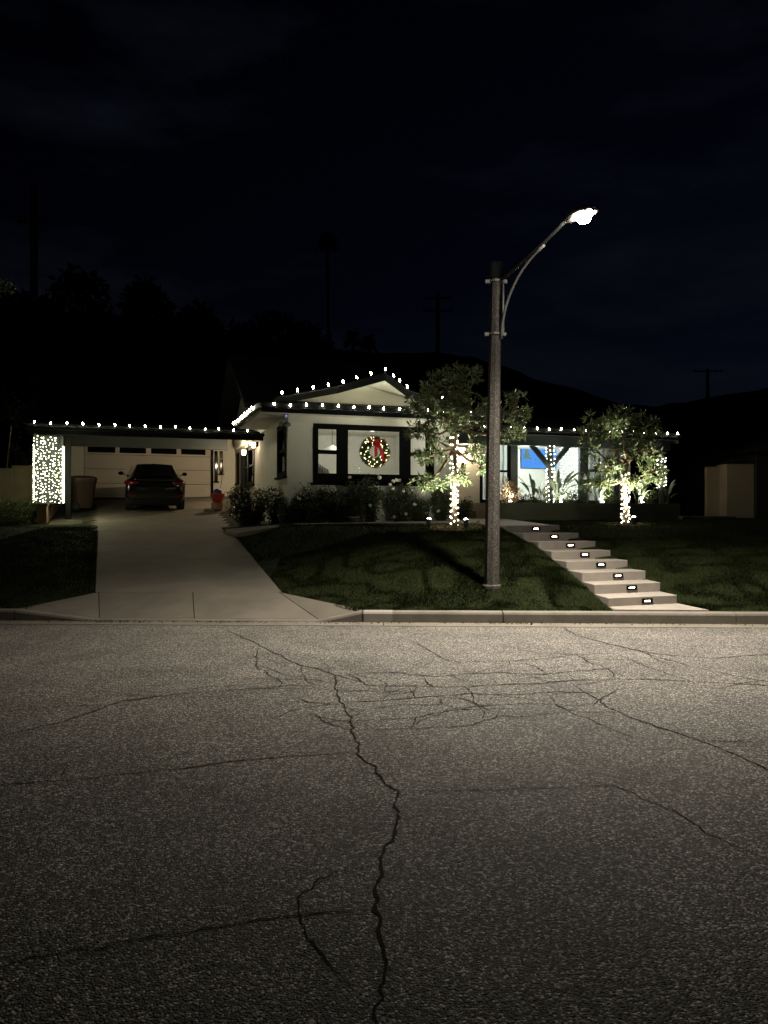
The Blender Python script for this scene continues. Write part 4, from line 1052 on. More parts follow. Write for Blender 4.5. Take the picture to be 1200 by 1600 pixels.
# garden uplights
can_me = MB().lathe([(.03, -.12), (.045, -.10), (.05, .0), (.052, .03), (.044, .03)], 10).mesh('can', 'metal', True); len_me = MB().lathe([(.043, .026), (.040, .045), (.026, .062), (.006, .068)], 10).mesh('lens', 'uplens')
stk_me = MB().tube([(0, 0, -.22), (0, 0, -.11)], [.006, .012], 5).mesh('stake', 'metal')
def uplight(p, target, power, label, size=70, col=(1, .96, .78)):
    d = (Vector(target)-Vector(p)); q = d.to_track_quat('Z', 'Y').to_euler()
    t = empty('garden_uplight', p, 0, label=label, cat='spotlight', group='garden uplights')
    obj_from(can_me, 'can', (0, 0, 0), t, q); obj_from(len_me, 'lens', (0, 0, 0), t, q); obj_from(stk_me, 'stake', (0, 0, 0), t)
    spot('uplight_beam', tuple(d.normalized()*.10), tuple(d), power, size, 1.0, col, t, .03)
T1 = Vector((RING[0][0], RING[0][1], 0)); T2 = Vector((RING[1][0], RING[1][1], 0))
g1 = float(ground(T1.x, T1.y)); g2 = float(ground(T2.x, T2.y))
for (u, v), lb, pw_ in zip(ups, ('uplight under the plant at the porch post', 'uplight under the white stemmed plant', 'uplight right of the right tree trunk in the planter', 'uplight under the pink shrub'), (150, 150, 130, 60)):
    p = U(u, v, pz+.0); uplight(p, p+Vector((.0, .22, 1.0)), pw_, lb, 150)
pa = at(670, 826, 15.25); pa.z = float(ground(pa.x, pa.y))+.16; uplight(pa, T1+Vector((-.4, .2, 2.6)), 300, 'small round uplight on the lawn left of the left tree', 150)
pb = at(728, 826, 15.15); pb.z = float(ground(pb.x, pb.y))+.16; uplight(pb, T1+Vector((.20, .05, 2.9)), 900, 'small round uplight on the lawn right of the left tree', 110)
pc_ = at(990, 824, 16.2); pc_.z = float(ground(pc_.x, pc_.y))+.14; uplight(pc_, T2+Vector((.05, .0, 3.2)), 900, 'bright uplight at the foot of the right tree', 130)

# ------------------------------------------------------------------ trees
def tree(base, trunk, blobs, n_clust, per, ll, label, seed, name='arbutus_tree', mat='leaf', bark='bark'):
    """trunk: list of (dx,dy,dz,r); blobs: (dx,dy,dz,rx,ry,rz,weight)"""
    r = np.random.default_rng(seed); t = empty(name, base, 0, label=label, cat='tree')
    m = MB(); m.tube([p[:3] for p in trunk], [p[3] for p in trunk], 9)
    top = Vector(trunk[-1][:3]); mid_ = Vector(trunk[-2][:3])
    tips = []; dirs = []
    W_ = np.array([b[6] for b in blobs], float); W_ /= W_.sum()
    for b, w in zip(blobs, W_):
        c = Vector(b[:3]); k0 = top if b[2] > trunk[-1][2]-.1 else mid_
        bend = k0.lerp(c, .5)+Vector((r.normal(0, .08), r.normal(0, .08), r.normal(0, .05)-.06))
        m.tube([k0, bend, c], [.034, .024, .014], 6)
        n = int(n_clust*w); d = unit(r.normal(size=(n, 3))); q = r.uniform(.15, 1, n)**.45*np.where(r.random(n) < .18, r.uniform(1.05, 1.4, n), 1)
        P = np.array(b[:3]) + d*q[:, None]*np.array(b[3:6])
        for i in range(n):
            tips.append(P[i]); dirs.append(d[i]*.8+np.array([0, 0, .35]))
            if i % 4 == 0:
                pm = c.lerp(Vector(P[i]), .5)+Vector((r.normal(0, .03), r.normal(0, .03), .02)); m.tube([c, pm, Vector(P[i])], [.010, .007, .004], 4, False)
    m.build('trunk', bark, t, smooth=True)
    tips = np.array(tips); dirs = unit(np.array(dirs)); n = len(tips)
    P = np.repeat(tips, per, 0) + r.normal(0, .018, (n*per, 3)); D = np.repeat(dirs, per, 0)*.55 + unit(r.normal(size=(n*per, 3)))*.9
    leaf_object('crown', P, D, r.uniform(.5, 1.25, n*per)*ll, ll*.235*r.uniform(.7, 1.2, n*per), mat, t)
    return t
def rel(T, px, py, dY, rx, rz_, wt, Y0, g):
    p = at(px, py, Y0+dY); return (p.x-T.x, p.y-T.y, p.z-g, rx, (rx+rz_)*.5, rz_, wt)
b1 = [rel(T1, *a, T1.y, g1) for a in ((700, 610, .0, .50, .42, 10), (665, 632, -.2, .38, .34, 6), (740, 640, .1, .42, .36, 7), (700, 655, -.25, .45, .26, 6), (805, 638, .15, .32, .36, 5), (795, 672, -.1, .32, .22, 3),
      (655, 672, -.1, .25, .18, 2.2), (672, 710, -.35, .30, .13, 2.2), (668, 752, -.2, .34, .12, 2.6), (715, 742, -.25, .28, .14, 2.2), (748, 700, -.2, .28, .20, 3), (752, 725, .0, .16, .16, 1.2), (690, 690, .2, .35, .16, 2.0), (725, 585, .1, .36, .18, 3))]
tree((T1.x, T1.y, g1-.03), [(0, 0, -.05, .075), (.01, 0, .25, .050), (-.01, .01, .7, .044), (.02, 0, 1.25, .042), (.0, -.01, 1.62, .042), (-.02, .0, 2.05, .045)], b1, 520, 13, .135, 'leafy tree with lit trunk behind the lamp post', 3)
b2 = [rel(T2, *a, T2.y, g2) for a in ((975, 655, .0, .45, .28, 7), (945, 668, -.1, .35, .25, 5), (1010, 672, .1, .35, .28, 5), (920, 690, .0, .18, .45, 3), (950, 725, -.2, .32, .14, 2.4), (1005, 705, -.2, .34, .22, 3.5), (1022, 735, .0, .26, .26, 3), (940, 752, -.1, .30, .10, 2), (990, 752, -.2, .22, .10, 1.2), (980, 690, .2, .3, .2, 2))]
tree((T2.x, T2.y, g2-.03), [(0, 0, -.05, .075), (.0, 0, .25, .052), (.01, .01, .55, .048), (-.02, 0, .85, .046), (-.05, -.01, 1.0, .05), (.04, .0, 1.35, .042)], b2, 420, 13, .135, 'smaller leafy tree with lit trunk on the right lawn', 5)
wrap(lambda z: (T1.x, T1.y), lambda z: .048, g1+.02, g1+1.85, 15, 72, 'mini lights wound round the left tree trunk behind the lamp post', .015)
wrap(lambda z: (T2.x, T2.y), lambda z: .052, g2+.02, g2+1.12, 11, 60, 'mini lights wound round the right tree trunk', .015)

# rose bushes
rose_me = None
def rose_flower():
    m = MB()
    for k in range(3):
        r_ = .042-.012*k
        rows = [[(r_*(.35+.65*f_)*math.cos(a_+k), r_*(.35+.65*f_)*math.sin(a_+k), .012*k+.035*f_) for a_ in np.linspace(0, 6.283, 9)] for f_ in (0, .6, 1)]
        m.grid(rows)
    return m.mesh('blossom', 'petal', True)
rose_me = rose_flower()
def rose(px, Yv, w, hgt, n, flowers, label, seed, z0=1.33):
    r = np.random.default_rng(seed); p = at(px, 806, Yv); t = empty('rose_bush', (p.x, p.y, z0), 0, label=label, cat='rose bush', group='rose bushes below the front wall')
    m = MB(); P = []; D = []; tipz = []
    for k in range(max(12, int(w*34))):
        a_ = r.uniform(0, 6.283); q = r.uniform(.2, 1)**.7*w/2; hh = hgt*r.uniform(.45, 1.02)*(1-.25*(q/(w/2))**2)
        e = Vector((q*math.cos(a_), q*math.sin(a_)*.55, hh)); mdl = e*.5+Vector((0, 0, .12*hh)); b0 = Vector((e.x*.25, e.y*.25, 0))
        m.tube([b0, mdl, e], [.010, .007, .004], 5, False); tipz.append(e)
        nn = int(2.0*n/ max(12, int(w*34))); f_ = r.uniform(.08, 1.0, nn)[:, None]
        c = (np.array(b0)*(1-f_)**2+2*np.array(mdl)*f_*(1-f_)+np.array(e)*f_**2)+r.normal(0, .055, (nn, 3)); c[:, 2] = np.maximum(c[:, 2], .02); P.append(c); D.append(r.normal(size=(nn, 3))+np.array([0, 0, .2]))
    m.build('stems', 'darkbark', t)
    P = np.concatenate(P); D = np.concatenate(D)
    leaf_object('foliage', P, D, r.uniform(.035, .075, len(P)), .036, 'roseleaf', t)
    for fx, fy in flowers:
        w_ = at(fx, fy, Yv-.18)-Vector((p.x, p.y, z0)); obj_from(rose_me, 'blossom', w_, t, (R(r.uniform(20, 70)), r.uniform(-.4, .4), r.uniform(0, 6)), (1.15,)*3)
rose(392, 19.3, 1.2, 1.22, 2600, [(372, 786), (379, 790), (383, 784), (420, 812), (414, 808)], 'large sprawling rose bush at the house corner by the driveway', 1, 1.2)
rose(432, 18.6, .7, 1.12, 1500, [(440, 806)], 'upright rose bush below the narrow side window', 2, 1.25)
rose(492, 17.85, .95, .95, 2600, [(467, 781)], 'wide dark rose bush below the left end of the picture window', 3)
rose(457, 18.0, .8, .72, 1500, [], 'low dense rose bush at the front corner of the gabled wing', 11)
rose(526, 17.9, .7, .62, 1400, [], 'low dark rose bush between two taller ones under the left window', 12)
rose(656, 18.3, .6, .66, 1200, [(648, 790)], 'low rose bush right of the white blooming one', 13)
rose(553, 17.95, .5, 1.08, 1100, [(547, 747.5), (578, 792)], 'tall thin rose bush below the window centre post', 4)
rose(580, 18.05, .5, 1.15, 1200, [(590, 742), (593, 747), (594, 800)], 'rose bush with one pale bloom just under the wreath', 5)
rose(625, 18.15, .75, 1.05, 2000, [(614, 753), (618, 751), (625, 752), (609, 759), (616, 765), (632, 769), (643, 767), (633, 805), (614, 809), (597, 806)], 'rose bush covered in white blooms right of the wreath', 6)
rose(690, 18.45, .58, 1.0, 1300, [(686, 800), (665, 804), (660, 773)], 'rose bush left of the lit tree trunk', 7)
rose(724, 19.6, .36, .62, 500, [], 'small bush in front of the peach entry wall', 8, 1.42)
pt = empty('flower_pot', at(444, 806, 18.3)*1, 0, label='squat grey clay pot with a small plant between the roses', cat='pot'); pt.location.z = 1.32
MB().lathe([(.10, 0), (.15, .18), (.165, .19), (.165, .23), (.14, .23), (.13, .17)], 14).build('pot', 'pot', pt, smooth=True)
leaf_object('foliage', rng.normal(0, .05, (160, 3))+np.array([0, 0, .27]), rng.normal(size=(160, 3))+np.array([0, 0, .8]), .14, .025, 'strap', pt)
pt = empty('flower_pot', at(551, 806, 17.9)*1, 0, label='low clay pot below the window centre post', cat='pot'); pt.location.z = 1.345
MB().lathe([(.12, 0), (.17, .12), (.18, .125), (.18, .16), (.15, .16), (.14, .11)], 14).build('pot', 'pot', pt, smooth=True)

# ------------------------------------------------------------------ street lamp
LP = Vector(((768-600)/1200*12.07, 12.07, 0)); lz = float(ground(LP.x, LP.y)); TOPZ = 5.24
sl = empty('street_lamp', (LP.x, LP.y, lz-.02), 0, label='speckled concrete street lamp with curved arm lit over the road', cat='street lamp')
hgt = TOPZ-lz+.02; lean = .075
m = MB(); m.tube([(0, 0, -.15), (lean*.4, 0, hgt*.5), (lean, 0, hgt)], [.122, .104, .086], 8); m.build('pole', 'pole', sl)
MB().lathe([(.155, 0), (.155, .05), (.138, .07)], 8).build('base_collar', 'pole', sl)
MB().box(lean-.10, lean+.10, -.10, .10, hgt+.002, hgt+.27).build('cap', 'trim', sl, bevel=.03)
for zc in (hgt-.05, hgt-.88):
    m = MB(); m.lathe([(.108, 0), (.108, .03)], 10, (lean*zc/hgt, 0, zc)); m.box(lean*zc/hgt-.17, lean*zc/hgt-.10, -.03, .03, zc-.01, zc+.04); m.box(lean*zc/hgt+.10, lean*zc/hgt+.17, -.03, .03, zc-.01, zc+.04); m.build('clamp', 'galv', sl)
head = at(884, 344, 10.62)-sl.location; tip = at(926, 325, 10.05)-sl.location
a0 = Vector((lean+.06, -.07, hgt-.02)); dirh = Vector((head.x-a0.x, head.y-a0.y, 0)); 
def bez(p0, p1, p2, p3, n=14): return [p0*(1-t)**3+p1*3*t*(1-t)**2+p2*3*t*t*(1-t)+p3*t**3 for t in np.linspace(0, 1, n)]
rise = head.z-a0.z
arm = bez(a0, a0+dirh*.25+Vector((0, 0, .08*rise+.02)), a0+dirh*.72+Vector((0, 0, rise*.62)), head)
MB().tube(arm, [.034]*8+[.028]*6, 8).build('arm', 'metal', sl, smooth=True)
j = arm[9]; b0 = Vector((lean+.07, -.09, hgt-.95))
MB().tube(bez(b0, b0+Vector((.0, -.02, .55)), b0+dirh*.28+Vector((0, 0, 1.0)), j-Vector((0, 0, .05))), .022, 8).build('brace', 'galv', sl, smooth=True)
MB().tube([Vector((lean+.10, -.06, hgt-.9)), Vector((lean+.10, -.06, hgt-.05))], .018, 6).build('conduit', 'galv', sl)
hd = (tip-head); hl = hd.length; hx = hd.normalized(); hy = Vector((0, 0, 1)).cross(hx).normalized(); hz = hx.cross(hy)
rows = []
for f_, w_, tp, bt in ((0, .035, .03, -.03), (.12, .06, .05, -.05), (.3, .10, .075, -.055), (.55, .145, .085, -.05), (.8, .15, .075, -.045), (.95, .12, .055, -.04), (1, .05, .02, -.03)):
    c = head+hd*f_*1.05; ring = []
    for k in range(12):
        w = 2*math.pi*k/12; ring.append(tuple(c+hy*w_*math.cos(w)+hz*(tp*math.sin(w) if math.sin(w) > 0 else -bt*math.sin(w))))
    rows.append(ring+[ring[0]])
m = MB().grid(rows); m.f.append(tuple(range(12))); m.f.append(tuple(6*13+k for k in range(11, -1, -1)))
m.build('luminaire', 'lumin', sl, smooth=True)
lc = head+hd*.72-hz*.062
m = MB(); pr = []
for k in range(14):
    w = 2*math.pi*k/14; pr.append(lc+hx*.115*math.cos(w)+hy*.085*math.sin(w))
rows = [[tuple(lc+(p-lc)*f_-hz*d_) for p in pr+pr[:1]] for f_, d_ in ((1, 0), (.97, .03), (.82, .06), (.45, .078), (.05, .082))]
lens = m.grid(rows).build('lens', 'streetlens', sl, smooth=True)
L0 = lc-hz*.13
sp_ = spot('street_lamp_light', tuple(L0), tuple(L0+Vector((.06, -.03, -1))), 4000, 115, 1.0, (1, .895, .755), sl, .25)
sp_.rotation_euler = (R(-5), R(-2), 0); sp_.scale = (1.8, 1, 1)      # the optic throws along the street

# ------------------------------------------------------------------ left side: column, low wall, bin, fence, shrubs
lw = empty('low_garden_wall', U(0, 0, 0), A, label='low brown masonry wall with cap along the left of the drive', cat='garden wall')
wa, wb_ = u_of(57, 5.3), u_of(70.5, 5.3)
MB().box(wa, wa+.26, 5.3, 11.5, 1.0, 1.80).build('wall', 'brownwall', lw, bevel=.01)
MB().box(wa-.03, wa+.29, 5.27, 11.5, 1.802, 1.86).build('cap', 'brownwall', lw, bevel=.008)
col0, col1 = u_of(53.5, 5.65), u_of(96.5, 5.65)
co = empty('light_column', U((col0+col1)/2, 5.9, 1.862), A, label='square trellis column densely covered in white mini lights', cat='light column')
cw = (col1-col0)/2-.03; chh = 3.80-1.862; fr = MB()
for sx in (-1, 1):
    for sy in (-1, 1): fr.box(sx*cw-.03, sx*cw+.03, sy*.24-.03, sy*.24+.03, 0, chh)
for z in np.linspace(.1, chh-.05, 9): fr.box(-cw+.03, cw-.03, -.255, -.235, z, z+.025); fr.box(cw-.01, cw+.01, -.21, .21, z, z+.025)
fr.box(-cw+.02, cw-.02, -.20, .20, 0, chh)
fr.build('trellis', 'greentrim', co)
m = MB()
for k in range(10):
    x = -cw-.02+(2*cw+.04)*k/9; ph_ = random.random()
    if k == 4: x -= .02
    for q_ in range(22):
        z = .03+(chh-.06)*(q_+ph_*.8)/22+random.gauss(0, .012)
        if z > chh*.83 and k > 7: continue
        small_ball(m, (x+random.gauss(0, .022), -.29-random.uniform(0, .03), z), random.uniform(.011, .016))
for sx in (-1, 1):
    for k in range(5):
        for q_ in range(24): small_ball(m, (sx*(cw+.055), -.24+.11*k+random.gauss(0, .02), .03+(chh*.84)*(q_+random.random()*.6)/24), random.uniform(.011, .016))
m.build('mini_bulbs', 'mini_column', co, kind='stuff')
for zz in (.5, 1.4): point('column_fill', (.62, -.45, zz), 42, (1, .93, .60), co, .3)  # unseen fill lights added beside the mini bulbs to brighten the driveway
wm = MB()
for k in range(14):
    x = -cw+2*cw*k/13; wm.tube([(x, -.275, 0), (x+random.gauss(0, .02), -.275, chh*.5), (x, -.275, chh)], .004, 4)
wm.build('wire', 'cable', co)
MB().tube([(-cw-.05, -.2, chh*.90), (-cw-.03, -.2, chh+.06)], .03, 4).build('bracket', 'bag', co)

def binp(name, p, rz, label):
    t = empty(name, p, rz, label=label, cat='trash bin')
    rows = []
    for z, wx, wy in ((.06, .24, .28), (.10, .25, .29), (.85, .31, .38), (.90, .335, .405), (1.0, .34, .41)):
        ring = []
        for k in range(16):
            w = 2*math.pi*(k+.5)/16; c, s_ = math.cos(w), math.sin(w); q = (abs(c)**5+abs(s_)**5)**(-.2); ring.append((wx*c*q, wy*s_*q, z))
        rows.append(ring+[ring[0]])
    m = MB().grid(rows); m.f.append(tuple(range(15, -1, -1))); m.build('body', 'bin', t, smooth=True)
    rows = []
    for z, f_ in ((1.002, 1.04), (1.03, 1.05), (1.08, .9), (1.11, .5), (1.12, .05)):
        ring = []
        for k in range(16):
            w = 2*math.pi*(k+.5)/16; c, s_ = math.cos(w), math.sin(w); q = (abs(c)**5+abs(s_)**5)**(-.2); ring.append((.34*c*q*f_, .41*s_*q*f_, z))
        rows.append(ring+[ring[0]])
    MB().grid(rows).build('lid', 'bin', t, smooth=True)
    MB().tube([(-.26, .44, .96), (.26, .44, .96)], .018, 6).build('handle', 'bin', t)
    for s_ in (-1, 1):
        o = MB().tube([(s_*.25, .30, .13), (s_*.31, .30, .13)], .13, 16).build('wheel', 'tyre', t)
        MB().tube([(s_*.31, .30, .13), (s_*.318, .30, .13)], .05, 10).build('hub', 'bin', o)
    return t
bpos = at(128, 797, 24.6); bpos.z = zdr(bpos.y); binp('trash_bin', bpos, A+R(115), 'brown wheeled trash bin with closed lid beside the lit column')
MB_post = hb('carport_post', 'trim', (col1+.06, col1+.20, 6.2, 6.36, 1.4, EAVE-.29))
# tan block wall at far left
fw = empty('block_wall', U(0, 0, 0), A, label='stepped tan block wall at the left edge behind the shrubs', cat='wall')
x = -9.6
for k, (w_, top) in enumerate(((.62, 2.62), (.60, 2.80), (.56, 2.78), (.50, 2.86), (.52, 2.86), (.46, 2.95), (.4, 2.97))):
    MB().box(x, x+w_-.014, 7.2+.02*(k % 2), 7.42, 1.2, top).build('panel', 'block', fw, bevel=.01); MB().box(x-.01, x+w_-.004, 7.17, 7.45, top+.002, top+.06).build('coping', 'block', fw, bevel=.01); x += w_
for i, (px, py, Y, w_, hh, lb) in enumerate(((22, 806, 21.0, .55, .36, 'rounded shrub lit from behind at the left edge'), (42, 800, 21.3, .42, .34, 'small shrub against the lit column'), (-6, 800, 20.6, .6, .3, 'low shrub at the far left edge of the lawn'))):
    p = at(px, py, Y); uu = (p.x-OX)*CA+(p.y-OY)*SA; vv = -(p.x-OX)*SA+(p.y-OY)*CA
    fluffy('garden_shrub', uu, vv, 1.32, w_, .45, hh, 1500, .06, 'shrub', lb, group='shrubs by the block wall')
st = empty('staked_sapling', at(9, 770, 23.5), 0, label='thin leaning sapling with stake behind the block wall', cat='sapling'); st.location.z = 1.5
MB().tube([(-.1, 0, 0), (0, 0, 1.2), (.16, 0, 2.75)], [.03, .026, .018], 6).build('trunk', 'block', st)
leaf_object('crown', rng.normal(0, 1, (400, 3))*np.array([.35, .3, .4])+np.array([.25, 0, 3.1]), rng.normal(size=(400, 3)), .12, .04, 'darkleaf', st)
fluffy('background_bush', u_of(29, 8.5), 8.5, 2.3, .42, .4, .75, 1200, .12, 'darkleaf', 'dark bush showing above the block wall', cat='bush')

# things by the side wall
def onslab(px, py, Y): p = at(px, py, Y); p.z = zdr(p.y); return p
p = onslab(340, 800, 24.6); bk = empty('red_tub', p+Vector((0, 0, .26)), 0, label='red plastic tub on a clay block by the garage', cat='tub')
MB().lathe([(.15, 0), (.22, .26), (.24, .27), (.235, .29), (.20, .28), (.14, .03)], 18).build('tub', 'redpot', bk, smooth=True)
MB().lathe([(.15, .22), (.13, .40), (.05, .44)], 12).build('lining', 'bluepl', bk, smooth=True)
cb = empty('clay_block', p, 0, label='round clay stand under the red tub', cat='stand'); MB().lathe([(.20, 0), (.21, .02), (.21, .24), (.19, .255)], 18).build('stand', 'terracotta', cb)
p2 = onslab(327, 796, 24.3); br = empty('loose_brick', p2, R(20), label='loose pale brick lying left of the clay stand', cat='brick'); MB().box(-.16, .16, -.08, .08, 0, .10).build('brick', 'pot', br, bevel=.008)
p3 = onslab(360, 795, 24.3); bgp = empty('paper_sack', p3, R(10), label='crumpled pale sack right of the red tub', cat='sack')
rows = [[(.24*math.cos(w)*(1+.12*math.sin(5*w+z*9))*(1-.4*max(0, z-.25)/.2), .17*math.sin(w)*(1+.1*math.sin(4*w+z*7)), z) for w in np.linspace(0, 6.283, 19)] for z in (0, .08, .18, .28, .36)]
rows.append([(.05*math.cos(w), .03*math.sin(w), .40) for w in np.linspace(0, 6.283, 19)])
MB().grid(rows).build('sack', 'bag', bgp)
p4 = onslab(341, 796, 25.6); bm_ = empty('broom', p4, R(15), label='wooden handled broom leaning by the garage corner', cat='broom')
MB().tube([(-.02, .0, .12), (.20, .25, 1.35)], .014, 6).build('handle', 'wood', bm_); MB().slab([(-.16, -.03, .14), (.10, -.03, .14), (.10, .03, .14), (-.16, .03, .14)], [(-.20, -.05, 0), (.14, -.05, 0), (.14, .05, 0), (-.20, .05, 0)]).build('brush', 'wood', bm_)

# ------------------------------------------------------------------ car, seen from behind
cp = onslab(243.5, 801, 24.1)
car = empty('parked_car', cp, A, label='black sedan parked nose in at the garage door', cat='car')
car.rotation_euler = (math.atan(.113)*.95, 0, A)
def csec(y, zb, zs, zr, wb, ws, wr_, crown=.03):
    """half section bottom -> roof centre"""
    return [(0, y, zb), (wb*.8, y, zb), (wb, y, zb+.08), (ws*1.0, y, zb+(zs-zb)*.55), (ws*.985, y, zs-.05), (ws*.93, y, zs), (wr_*1.02, y, zs+(zr-zs)*.55), (wr_*.93, y, zr-.05), (wr_*.72, y, zr-.012), (0, y, zr+crown*.3)]
secs = [csec(.02, .42, .80, .86, .70, .80, .62), csec(.08, .30, .92, .98, .84, .885, .68), csec(.22, .26, 1.0, 1.06, .88, .92, .70), csec(.50, .24, 1.0, 1.13, .89, .925, .69), csec(.95, .22, .98, 1.29, .90, .925, .66), csec(1.5, .22, .96, 1.41, .90, .925, .64), csec(2.1, .22, .95, 1.44, .90, .925, .64), csec(2.7, .22, .94, 1.39, .90, .925, .65), csec(3.3, .22, .92, 1.17, .90, .925, .70), csec(3.7, .22, .88, .97, .90, .92, .74), csec(4.3, .24, .78, .82, .87, .89, .66), csec(4.65, .32, .62, .66, .70, .74, .5)]
rows = [[(-x, y, z) for x, y, z in s[::-1]]+[(x, y, z) for x, y, z in s[1:]] for s in secs]
m = MB().grid(rows); m.f.append(tuple(range(len(rows[0])-1, -1, -1))); b_ = (len(rows)-1)*len(rows[0]); m.f.append(tuple(b_+k for k in range(len(rows[0]))))
body = m.build('body', 'carpaint', car, smooth=True); sb = body.modifiers.new('sub', 'SUBSURF'); sb.levels = 1; sb.render_levels = 2
rw_ = [[(x*w, y, z) for x in np.linspace(-1, 1, 9)] for (w, y, z) in ((.64, .34, 1.075), (.62, .62, 1.185), (.58, .95, 1.305), (.555, 1.3, 1.395))]
rw_ = [[(x, y-.03*(1-(x/.6)**2), z+.028+.03*(1-(x/.62)**2)) for x, y, z in r_] for r_ in rw_]
MB().grid(rw_).build('rear_window', 'darkglass', car, smooth=True)
for s_ in (-1, 1):
    q = [[(s_*.79, 1.0, 1.03), (s_*.70, 1.15, 1.22), (s_*.635, 1.35, 1.345)], [(s_*.86, 1.9, 1.0), (s_*.74, 1.95, 1.25), (s_*.65, 2.0, 1.39)], [(s_*.86, 2.9, .98), (s_*.75, 2.7, 1.2), (s_*.66, 2.6, 1.36)]]
    MB().grid([[(x+s_*.03, y, z) for x, y, z in r_] for r_ in q]).build('side_window', 'darkglass', car, smooth=True)
    # tail lamp wraps the corner
    t_ = [[(s_*.50, .035, .955), (s_*.50, .03, .885)], [(s_*.66, .045, .97), (s_*.66, .035, .865)], [(s_*.80, .10, .975), (s_*.805, .085, .85)], [(s_*.888, .24, .965), (s_*.90, .22, .855)], [(s_*.925, .40, .94), (s_*.93, .40, .89)]]
    o = MB().grid([[(x, y-.045, z) for x, y, z in r_] for r_ in t_]).build('tail_light', 'redlens', car, smooth=True); o.modifiers.new('solid', 'SOLIDIFY').thickness = .03
    mr = empty('mirror', (s_*.90, 2.95, 1.02)); mr.parent = car
    MB().tube([(0, 0, -.03), (s_*.10, 0, .0)], .02, 6).build('arm', 'carblack', mr)
    rows = [[(s_*.16+.095*math.cos(w)*f_, -.06+y, .03+.065*math.sin(w)*f_) for w in np.linspace(0, 6.283, 13)] for y, f_ in ((0, .9), (.01, 1), (.06, .95), (.12, .5), (.13, .05))]
    mm = MB().grid(rows); mm.f.append(tuple(range(12))); mm.build('shell', 'carpaint', mr, smooth=True)
    for yw in (.83, 3.70):
        wl = empty('wheel', (s_*.80, yw, .335)); wl.parent = car
        MB().tube([(-.12, 0, 0), (-.10, 0, 0), (.10, 0, 0), (.12, 0, 0)], [.29, .335, .335, .29], 24).build('tyre', 'tyre', wl)
        mm = MB().tube([(s_*.121, 0, 0), (s_*.127, 0, 0)], .05, 10)
        for k in range(5):
            w = k*1.2566; mm.slab([(s_*.128, .03*math.cos(w+1.57), .03*math.sin(w+1.57)), (s_*.128, .03*math.cos(w-1.57), .03*math.sin(w-1.57)), (s_*.128, .22*math.cos(w-.12), .22*math.sin(w-.12)), (s_*.128, .22*math.cos(w+.12), .22*math.sin(w+.12))], [(s_*.10, .03*math.cos(w+1.57), .03*math.sin(w+1.57)), (s_*.10, .03*math.cos(w-1.57), .03*math.sin(w-1.57)), (s_*.10, .22*math.cos(w-.12), .22*math.sin(w-.12)), (s_*.10, .22*math.cos(w+.12), .22*math.sin(w+.12))])
        mm.build('rim', 'rim', wl)
MB().box(-.26, .26, -.008, .02, .66, .80).build('number_plate', 'carblack', car, bevel=.004)
MB().box(-.80, .80, .0, .35, .20, .40).build('diffuser', 'carblack', car, bevel=.05)
MB().box(-.62, .62, -.005, .02, 1.0, 1.025).build('trunk_edge', 'carpaint', car, bevel=.006)
for s_ in (-1, 1): MB().box(s_*.72-.12, s_*.72+.12, -.002, .03, .50, .54).build('reflector', 'redlens', car, bevel=.006)

# ------------------------------------------------------------------ right side: neighbour's wall and slab
nb = empty('neighbour_wall', at(1145, 806, 24.5), 0, label='tan stucco neighbour wall with flat top at the right', cat='wall'); nb.location.z = 1.1
X0 = -.30; X1 = (1136-1145)/1200*24.5; X2 = (1178-1145)/1200*24.5
MB().box(X1-.40, X1-.002, .55, .75, 0, 2.02).build('side_panel', 'neighbour', nb)
MB().box(X1+.002, X2, 0, .74, 0, 2.08).build('front_panel', 'neighbour', nb)
m = MB()
for k in range(9): m.box(X1-.05+k*.105, X1+.02+k*.105, -.06+.02*(k % 2), .26, 2.082, 2.13+.04*(k % 3))
m.build('coping', 'roof', nb)
nh = empty('neighbour_house', (12.42, 24.35, 1.0), R(0), label='dark unlit neighbour house at the right edge', cat='house')
MB().box(-.6, 9, 0, 8, 0, 2.5).build('wall', 'darkwall', nh); MB().prism([(-1.2, 2.5), (9.6, 2.5), (4.2, 4.2)], -.6, 8.6, 'y').build('roof', 'roof', nh)
pd = empty('side_patio', (0, 0, 0), kind='structure', label='dim concrete side patio slab right of the planter')
q0 = at(1066, 812, 22.6); q1 = at(1150, 812, 23.6)
MB().slab([(q0.x, q0.y, 1.50), (q1.x, q1.y, 1.50), (q1.x+.4, q1.y+2, 1.52), (q0.x+.3, q0.y+2, 1.52)], [(q0.x, q0.y, 1.1), (q1.x, q1.y, 1.1), (q1.x+.4, q1.y+2, 1.1), (q0.x+.3, q0.y+2, 1.1)]).build('slab', 'concrete', pd)

# ------------------------------------------------------------------ distance: hill, trees, palms, utility poles
hp = [(-900, 470), (-200, 480), (0, 485), (60, 490), (150, 500), (250, 515), (350, 530), (450, 545), (530, 555), (600, 562), (690, 562), (740, 568), (790, 585), (830, 600), (880, 620), (930, 636), (1000, 641), (1050, 632), (1090, 622), (1140, 616), (1200, 612), (1400, 600), (2000, 590)]
hx_ = np.array([(p[0]-600)/1200*100 for p in hp]); hz_ = np.array([EYE+(806-p[1])/1200*100 for p in hp])
xs = np.linspace(-150, 150, 161); ys = np.linspace(46, 190, 30)
HX, HY = np.meshgrid(xs, ys); ridge = np.interp(HX, hx_, hz_)
prof = np.where(HY < 100, sstep((HY-44)/56), 1-.85*sstep((HY-100)/90)); HZ = 1.0+(ridge-1.0)*prof + (vnoise(HX+200, HY, .22, 9)-.5)*.9*prof + (vnoise(HX+200, HY, .7, 10)-.5)*.5*prof
a_, b_ = HX.shape; ii = (np.arange(a_-1)[:, None]*b_+np.arange(b_-1)[None]).ravel()
